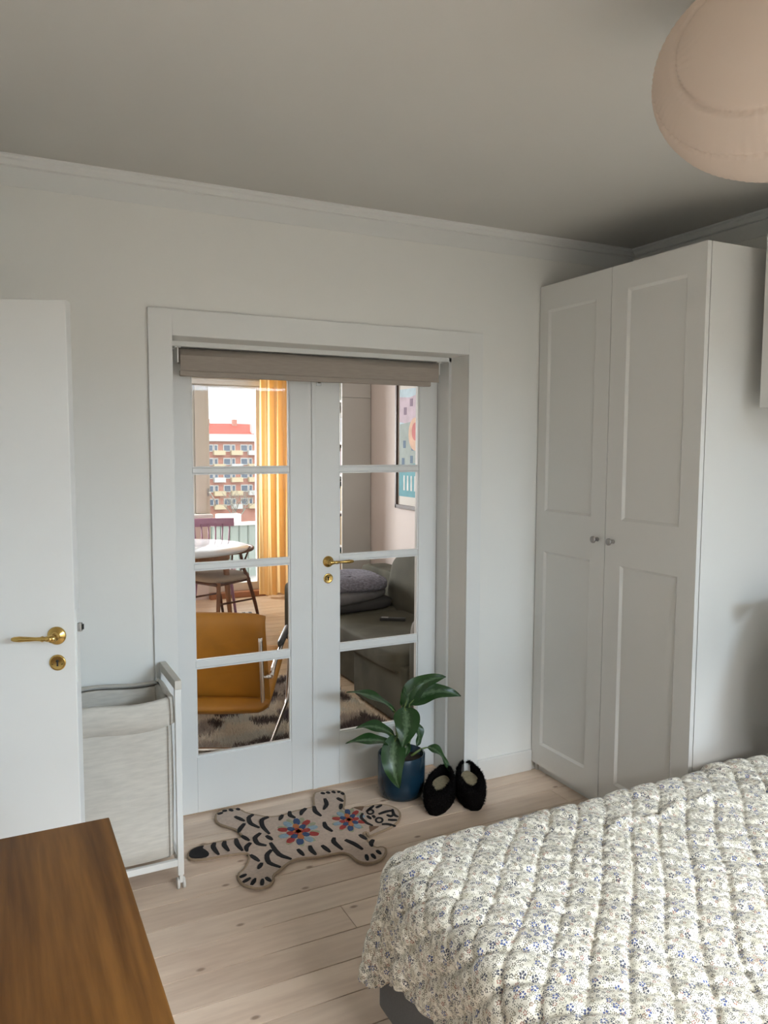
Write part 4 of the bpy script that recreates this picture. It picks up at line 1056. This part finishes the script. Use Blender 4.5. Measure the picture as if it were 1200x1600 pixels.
KNIT = mat('lilac_grey_knit', (0.23, 0.22, 0.265), 0.95, var=0.35, vscale=45, stretch=(1, 1, 2), bump=1.0, bscale=70, bdist=0.012)
GRC = mat('grey_wool', (0.15, 0.145, 0.15), 0.95, var=0.12, vscale=30, bump=0.5, bscale=150)
CHC = mat('charcoal_wool', (0.05, 0.047, 0.047), 0.95, var=0.12, vscale=30, bump=0.5, bscale=150)
def cushion(name, c, r, m_, label, e=0.55, rz=0, ry=0):
    o_ = MB().superell(c, r, 0.7, e, 44, 20, (Matrix.Rotation(rz, 3, 'Z') @ Matrix.Rotation(ry, 3, 'Y'))).build(name, m_)
    if m_ is KNIT:
        me_ = MB().superell(c, r, 0.7, e, 150, 64, (Matrix.Rotation(rz, 3, 'Z') @ Matrix.Rotation(ry, 3, 'Y'))).mesh(name); me_.materials.append(m_)
        for v in me_.vertices:
            n_ = (v.co-Vector(c)); a3 = v.co.x*150; b3 = v.co.y*110
            v.co += n_.normalized()*0.007*math.sin(a3+1.2*math.sin(b3))*math.cos(b3*0.5)
        o_.data = me_
    return tag(o_, label, 'cushion', 'cushions piled on the sofa')
cushion('cushion', (2.29, 5.20, 0.476), (0.30, 0.29, 0.060), CHC, 'charcoal cushion at the bottom of the pile on the sofa', 0.5, 0.1)
cushion('cushion', (2.24, 5.18, 0.546), (0.29, 0.28, 0.062), GRC, 'plain grey wool cushion in the middle of the pile on the sofa', 0.5, 0.25, -0.05)
cushion('cushion', (2.26, 5.18, 0.622), (0.30, 0.27, 0.066), KNIT, 'lilac-grey chunky knitted cushion on top of the pile on the sofa', 0.5, -0.1)
rc = thing('remote_control', 'black remote control lying on the sofa seat', 'remote control')
Tr = Matrix.Translation((2.36, 4.56, 0.449)) @ Matrix.Rotation(math.radians(-32), 4, 'Z')
MB().box(-0.085, 0.085, -0.022, 0.022, 0, 0.020, Tr).build('casing', BLACK, rc, 0.003)
MB().box(-0.075, -0.03, -0.014, 0.014, 0.020, 0.0215, Tr).build('touch_pad', STEEL, rc)
for i in range(5): MB().lathe([(0, 0), (0.005, 0), (0.004, 0.002), (0, 0.002)], 10, Tr @ Matrix.Translation((-0.01+i*0.017, 0, 0.020))).build('button', mat('grey_rubber', (0.12, 0.12, 0.12), 0.6), rc)
THR = mat('taupe_throw', (0.26, 0.235, 0.21), 0.9, var=0.18, vscale=40, stretch=(1, 4, 1), bump=0.6, bscale=60, bdist=0.006)
tag(MB().superell((2.26, 3.80, 0.53), (0.16, 0.13, 0.13), 0.7, 0.6, 40, 20, Matrix.Rotation(0.5, 3, 'Z')).build('cushion', THR), 'small taupe pleated cushion leaning on the near sofa arm', 'cushion')

# ---- tall bookcase with its side towards the door
bk = thing('bookcase', 'tall white bookcase seen from its side beyond the sofa', 'bookcase')
KX0, KX1, KY0, KY1 = 2.722, 2.995, 6.225, 7.025
BKM = mat('bookcase_foil', (0.62, 0.60, 0.56), 0.5, var=0.01)
box('side_panel', KX0, KX1, KY0, KY0+0.018, 0, 2.02, BKM, bk, 0.001, 1)
box('side_panel', KX0, KX1, KY0, KY0+0.018, 2.023, 2.37, BKM, bk, 0.001, 1)
box('side_panel', KX0, KX1, KY1-0.018, KY1, 0, 2.37, BKM, bk, 0.001, 1)
box('back_panel', KX1-0.006, KX1, KY0+0.018, KY1-0.018, 0, 2.37, BKM, bk)
shz = [0.06, 0.40, 0.72, 1.02, 1.34, 1.62, 1.98, 2.35]
for z in shz: box('shelf', KX0+0.004, KX1-0.006, KY0+0.018, KY1-0.018, z, z+0.018, BKM, bk)
bcols = {'black': (0.02, 0.02, 0.022), 'navy': (0.02, 0.03, 0.08), 'red': (0.30, 0.04, 0.04), 'grey': (0.2, 0.2, 0.2), 'olive': (0.12, 0.11, 0.05), 'brown': (0.10, 0.05, 0.03), 'teal': (0.03, 0.11, 0.12), 'white': (0.6, 0.6, 0.58), 'mustard': (0.42, 0.26, 0.05), 'green': (0.04, 0.10, 0.05), 'pink': (0.45, 0.2, 0.22), 'beige': (0.42, 0.36, 0.27)}
pos = ['lowest', 'second-lowest', 'third-lowest', 'middle', 'third-highest', 'second-highest', 'highest']
for si in range(7):
    y_ = KY0+0.020; cs = list(bcols); random.shuffle(cs)
    for ci in range(12):
        t_ = random.uniform(0.022, 0.045); hh = random.uniform(0.19, 0.26)
        b_ = thing('book', '%s book standing on the %s shelf of the white bookcase' % (cs[ci], pos[si]), 'book', 'books in the white bookcase')
        z_ = shz[si]+0.018
        MB().box(KX0+0.008, KX0+0.028, y_, y_+t_, z_, z_+hh).box(KX0+0.028, KX0+0.19, y_, y_+0.003, z_, z_+hh).box(KX0+0.028, KX0+0.19, y_+t_-0.003, y_+t_, z_, z_+hh).build('cover', mat('book_'+cs[ci], bcols[cs[ci]], 0.6, var=0.1), b_)
        MB().box(KX0+0.028, KX0+0.185, y_+0.003, y_+t_-0.003, z_+0.003, z_+hh-0.003).build('pages', mat('paper', (0.7, 0.66, 0.56), 0.9, var=0.03), b_)
        y_ += t_+0.002

# ---- framed picture on the pink wall (picture plane x = LX1)
pc = thing('framed_picture', 'dark-framed colourful picture of houses on the pink wall above the sofa', 'picture')
PY0, PY1, PZ0, PZ1 = 5.00, 5.715, 1.10, 2.13
FRM = mat('picture_frame_wood', (0.07, 0.035, 0.025), 0.45, var=0.1, vscale=20)
for (a, b2, c_, d_) in ((PY0, PY1, PZ0, PZ0+0.03), (PY0, PY1, PZ1-0.03, PZ1), (PY0, PY0+0.022, PZ0, PZ1), (PY1-0.022, PY1, PZ0, PZ1)):
    box('frame', LX1-0.03, LX1, a, b2, c_, d_, FRM, pc, 0.002)
box('mount', LX1-0.012, LX1-0.002, PY0+0.02, PY1-0.02, PZ0+0.028, PZ1-0.028, mat('picture_mount', (0.74, 0.71, 0.66), 0.8), pc)
def art(name, poly, colr, k_):
    vs = []; n = len(poly); x = LX1-0.0125-0.0006*k_
    vs = [(x, y_, z) for y_, z in poly] + [(LX1-0.012, y_, z) for y_, z in poly]
    MB().add(vs, [tuple(range(n)), tuple(reversed(range(n, 2*n)))]+[(i, (i+1) % n, n+(i+1) % n, n+i) for i in range(n)]).build(name, mat('art_'+name+str(colr), colr, 0.7, var=0.12, vscale=14), pc)
art('sky_area', [(5.02, 1.20), (5.67, 1.20), (5.67, 2.06), (5.02, 2.06)], (0.52, 0.66, 0.74), 0)
art('roof_area', [(5.02, 1.72), (5.67, 1.80), (5.67, 2.00), (5.50, 1.99), (5.30, 2.02), (5.02, 1.98)], (0.60, 0.48, 0.56), 1)
art('house_area', [(5.02, 1.40), (5.67, 1.40), (5.66, 1.78), (5.45, 1.80), (5.02, 1.74)], (0.34, 0.40, 0.38), 2)
art('water_area', [(5.02, 1.20), (5.67, 1.20), (5.67, 1.44), (5.40, 1.47), (5.02, 1.42)], (0.12, 0.36, 0.42), 3)
for (a, b2) in ((5.58, 1.62), (5.44, 1.60), (5.60, 1.48), (5.46, 1.50), (5.57, 1.885), (5.47, 1.95)):
    art('house_window', [(a-0.022, b2-0.03), (a+0.022, b2-0.03), (a+0.022, b2+0.03), (a-0.022, b2+0.03)], (0.10, 0.17, 0.26) if b2 < 1.8 else (0.25, 0.17, 0.25), 4)
art('round_area', [(5.40+0.11*math.cos(t_*PI/12), 1.70+0.13*math.sin(t_*PI/12)) for t_ in range(24)], (0.72, 0.46, 0.32), 5)
art('round_area', [(5.40+0.055*math.cos(t_*PI/12), 1.72+0.07*math.sin(t_*PI/12)) for t_ in range(24)], (0.60, 0.16, 0.15), 6)
for a in (5.40, 5.46, 5.52, 5.58):
    art('column', [(a-0.013, 1.25), (a+0.013, 1.25), (a+0.010, 1.37), (a-0.010, 1.37)], (0.75, 0.76, 0.74), 5)

# ---- white round dining table
tb = thing('dining_table', 'round white-topped dining table with teak legs near the balcony door', 'table')
TC = Vector((1.42, 6.78, 0))
MB().lathe([(0, 0.705), (0.585, 0.705), (0.600, 0.712), (0.605, 0.722), (0.600, 0.730), (0, 0.730)], 72, Matrix.Translation(TC)).build('tabletop', mat('white_laminate', (0.60, 0.61, 0.63), 0.14, var=0.01), tb)
MB().lathe([(0.44, 0.705), (0.44, 0.625), (0.42, 0.625), (0.42, 0.705)], 48, Matrix.Translation(TC)).build('apron', TEAK, tb)
for a in (28, 118, 208, 298):
    c_, s_ = math.cos(math.radians(a-50)), math.sin(math.radians(a-50))
    MB().tube([TC+Vector((c_*0.40, s_*0.40, 0.705)), TC+Vector((c_*0.42, s_*0.42, 0.35)), TC+Vector((c_*0.45, s_*0.45, 0.0))], [0.028, 0.024, 0.016], 14).build('leg', TEAK, tb)

# ---- teak chair with a bow arm and woven seat, facing the table
DTK = wood_mat('dark_teak', (0.075, 0.028, 0.016), (0.15, 0.06, 0.032), 'z', 8, 0.4)
yc = thing('bow_back_chair', 'dark wood bow-back chair with beige cushion at the round table', 'chair')
YC = Matrix.Translation((1.765, 6.80, 0)) @ Matrix.Rotation(math.radians(-62), 4, 'Z')    # local +y = backwards (away from table)
YP = lambda x, y_, z: YC @ Vector((x, y_, z))
MB().superell((0, 0, 0.455), (0.24, 0.225, 0.035), 0.5, 0.45, 40, 14).build('seat_cushion', mat('beige_seat', (0.42, 0.33, 0.25), 0.9, var=0.1), yc).matrix_local = YC
m = MB(); m.tube([YP(x, y_, 0.42) for x, y_ in ((-0.22, -0.20), (0.22, -0.20), (0.19, 0.20), (-0.19, 0.20))], 0.016, 10, closed=True); m.build('seat_frame', DTK, yc)
bow = [(-0.265, -0.10), (-0.285, 0.04), (-0.25, 0.18), (-0.15, 0.275), (0, 0.305), (0.15, 0.275), (0.25, 0.18), (0.285, 0.04), (0.265, -0.10)]
bw = [Vector((p[0], p[1], 0)) for p in curve([(x, y_, 0) for x, y_ in bow], 48)]
MB().tube([YP(v.x, v.y, 0.685+0.05*max(0, v.y)) for v in bw], 0.015, 10).build('bow_arm', DTK, yc)
for sx in (-1, 1):
    MB().tube([YP(sx*0.225, -0.19, 0.44), YP(sx*0.235, -0.21, 0.2), YP(sx*0.245, -0.235, 0.0)], [0.018, 0.018, 0.012], 10).build('leg', TEAK, yc)
    MB().tube([YP(sx*0.27, 0.02, 0.685), YP(sx*0.235, 0.10, 0.52), YP(sx*0.215, 0.17, 0.42), YP(sx*0.225, 0.24, 0.2), YP(sx*0.235, 0.29, 0.0)], [0.012, 0.016, 0.018, 0.016, 0.011], 10).build('leg', DTK, yc)
    MB().tube([YP(sx*0.11, 0.295, 0.69), YP(sx*0.05, 0.22, 0.44)], 0.009, 8).build('back_splat', DTK, yc)
    MB().tube([YP(sx*0.22, -0.205, 0.25), YP(sx*0.222, 0.23, 0.24)], 0.009, 8).build('stretcher', DTK, yc)

# ---- mauve spindle-back chair on the far side of the table
MAU = mat('mauve_paint', (0.40, 0.20, 0.30), 0.4, var=0.06)
pk = thing('spindle_chair', 'mauve painted spindle-back chair between the round table and the window', 'chair')
PK = Matrix.Translation((1.85, 7.33, 0)) @ Matrix.Rotation(math.radians(-8), 4, 'Z')     # local +y = backwards
PP = lambda x, y_, z: PK @ Vector((x, y_, z))
MB().superell((0, 0, 0.435), (0.22, 0.21, 0.018), 0.5, 0.5, 36, 10).build('seat', MAU, pk).matrix_local = PK
for sx in (-1, 1):
    MB().tube([PP(sx*0.15, -0.14, 0.43), PP(sx*0.20, -0.19, 0.0)], [0.018, 0.012], 10).build('leg', MAU, pk)
    MB().tube([PP(sx*0.15, 0.14, 0.43), PP(sx*0.20, 0.20, 0.0)], [0.018, 0.012], 10).build('leg', MAU, pk)
    MB().tube([PP(sx*0.175, -0.165, 0.2), PP(sx*0.175, 0.17, 0.2)], 0.009, 8).build('stretcher', MAU, pk)
for i in range(7):
    u = -1+2*i/6
    MB().tube([PP(u*0.17, 0.17, 0.44), PP(u*0.205, 0.225, 0.84)], 0.0075, 8).build('spindle', MAU, pk)
cr = []
for i in range(13):
    u = -1+2*i/12; cr.append((u*0.245, 0.245-0.03*u*u))
m = MB(); vs = []; fs = []
for (x, y_) in cr:
    for (dy_, z) in ((-0.010, 0.815), (0.010, 0.815), (0.014, 0.895), (-0.004, 0.895)): vs.append(PP(x, y_+dy_, z))
for i in range(12):
    for j in range(4): fs.append((i*4+j, i*4+(j+1) % 4, (i+1)*4+(j+1) % 4, (i+1)*4+j))
fs += [(3, 2, 1, 0), (48, 49, 50, 51)]
m.add(vs, fs).build('top_rail', MAU, pk)

# ---- striped mat, jacket on the sofa arm
sm_ = thing('striped_mat', 'black and white striped mat on the floor beneath the dining chairs', 'mat')
SMT = Matrix.Translation((1.80, 7.16, 0)) @ Matrix.Rotation(math.radians(-8), 4, 'Z')
for i in range(26):
    MB().box(-0.39+i*0.03, -0.36+i*0.03, -0.13, 0.13, 0.0005, 0.006, SMT).build('mat_stripe', BLACK if i % 2 else mat('white_cotton_weave', (0.72, 0.70, 0.66), 0.9), sm_)
tag(MB().superell((2.36, 5.885, 0.545), (0.235, 0.135, 0.045), 0.7, 0.5, 40, 16, Matrix.Rotation(0.06, 3, 'Y')).build('folded_jacket', mat('navy_cloth', (0.03, 0.04, 0.065), 0.9, var=0.25, vscale=14, bump=0.8, bscale=14, bdist=0.02)), 'navy jacket folded over the far arm of the sofa', 'jacket')

# =================================================================== outside
SNOW = mat('pale_ground', (0.27, 0.27, 0.26), 0.95, var=0.2, vscale=0.15)
struct(box('ground_outside', -260, 300, -260, 300, -14.2, -14.0, SNOW), 'pale ground far below the balcony')
BR = bpy.data.materials.new('far_brickwork'); nt, N, L, b = nodes_of(BR)
tc = N.new('ShaderNodeTexCoord'); mp = N.new('ShaderNodeMapping'); mp.inputs['Rotation'].default_value = (PI/2, 0, 0); L.new(tc.outputs['Object'], mp.inputs[0])
bt = N.new('ShaderNodeTexBrick'); bt.inputs['Scale'].default_value = 2.0; bt.inputs['Color1'].default_value = (0.40, 0.15, 0.11, 1); bt.inputs['Color2'].default_value = (0.50, 0.22, 0.16, 1); bt.inputs['Mortar'].default_value = (0.5, 0.38, 0.32, 1)
L.new(mp.outputs[0], bt.inputs['Vector']); L.new(bt.outputs['Color'], b.inputs['Base Color']); b.inputs['Roughness'].default_value = 0.9
ROOF = mat('red_roof_tiles', (0.40, 0.075, 0.05), 0.8, var=0.12, vscale=0.4)
WHT = mat('white_render', (0.55, 0.54, 0.52), 0.8, var=0.02)
CRM = mat('cream_render', (0.55, 0.45, 0.30), 0.8, var=0.03)
PANE = mat('far_window_glass', (0.12, 0.145, 0.19), 0.15, var=0.1, vscale=0.5)
FY = 150.0
bd = thing('apartment_block', 'red brick apartment block with red roof across the street', 'building')
box('wall', 5, 95, FY, FY+11, -14, 2.3, BR, bd)
box('eave', 4.5, 95.5, FY-0.9, FY+0.2, 2.3, 3.7, WHT, bd)
MB().add([(4.5, FY-0.9, 3.7), (95.5, FY-0.9, 3.7), (95.5, FY+5.5, 5.9), (4.5, FY+5.5, 5.9), (4.5, FY+12, 3.7), (95.5, FY+12, 3.7)], [(0,1,2,3), (3,2,5,4), (0,3,4), (1,5,2), (0,4,5,1)]).build('roof', ROOF, bd)
for x in (26, 46.3, 66):
    box('roof_vent', x-0.25, x+0.25, FY-0.6, FY+0.6, 3.7, 5.7, WHT, bd); continue
for x in (38, 43.5, 52, 58):
    box('chimney', x, x+0.9, FY+3.8, FY+4.8, 5.2, 6.7, BR, bd)
wf = MB().box(-0.75, 0.75, -0.12, 0.05, -0.7, 0.7).mesh('window'); wf.materials.append(WHT)
wp = MB().box(-0.58, 0.58, -0.16, -0.12, -0.52, 0.52).mesh('pane'); wp.materials.append(PANE)
df = MB().box(-0.40, 0.40, -0.12, 0.05, -1.15, 0.7).mesh('balcony_door'); df.materials.append(WHT)
dp_ = MB().box(-0.24, 0.24, -0.16, -0.12, -0.75, 0.5).mesh('pane'); dp_.materials.append(PANE)
bl = MB().box(-1.1, 1.1, -1.2, 0, -1.35, -0.45).mesh('balcony_front'); bl.materials.append(WHT)
bl2 = MB().box(-1.1, 1.1, -1.2, 0, -1.35, -0.45).mesh('balcony_front'); bl2.materials.append(CRM)
for r_ in range(5):
    z = 1.0-2.62*r_
    for c_ in range(-11, 14):
        x = 44.6+3.42*c_
        if x < 8 or x > 92: continue
        a1 = link('window', wf, None, bd); a1.location = (x, FY, z)
        a2 = link('pane', wp, None, a1)
        a3 = link('balcony_door', df, None, bd); a3.location = (x+1.25, FY, z)
        a4 = link('pane', dp_, None, a3)
        a5 = link('balcony_front', bl2 if (c_+r_) % 3 else bl, None, bd); a5.location = (x+1.75, FY, z)
# bare tree in front of it
TREEM = mat('bare_bark', (0.30, 0.27, 0.22), 0.9, var=0.1)
random.seed(11)
trunk = MB()
def branch(p, d, ln, r, depth):
    q = p + d*ln
    trunk.tube([p, p.lerp(q, 0.5)+Vector((random.uniform(-.1,.1), random.uniform(-.1,.1), 0))*ln*0.4, q], [r, r*0.85, r*0.65], 5)
    if depth == 0: return
    for _ in range(3 if depth > 1 else 3):
        ax_ = Vector((random.uniform(-1,1), random.uniform(-1,1), random.uniform(-.2,.6))).normalized()
        branch(q if random.random() < .7 else p.lerp(q, .7), (d*0.85+ax_*0.75).normalized(), ln*random.uniform(.6,.8), r*0.6, depth-1)
branch(Vector((36.0, 125, -14)), Vector((0, 0, 1)), 3.4, 0.22, 5)
tre = tag(trunk.build('bare_tree', TREEM), 'bare leafless tree in front of the brick apartment block', 'tree')
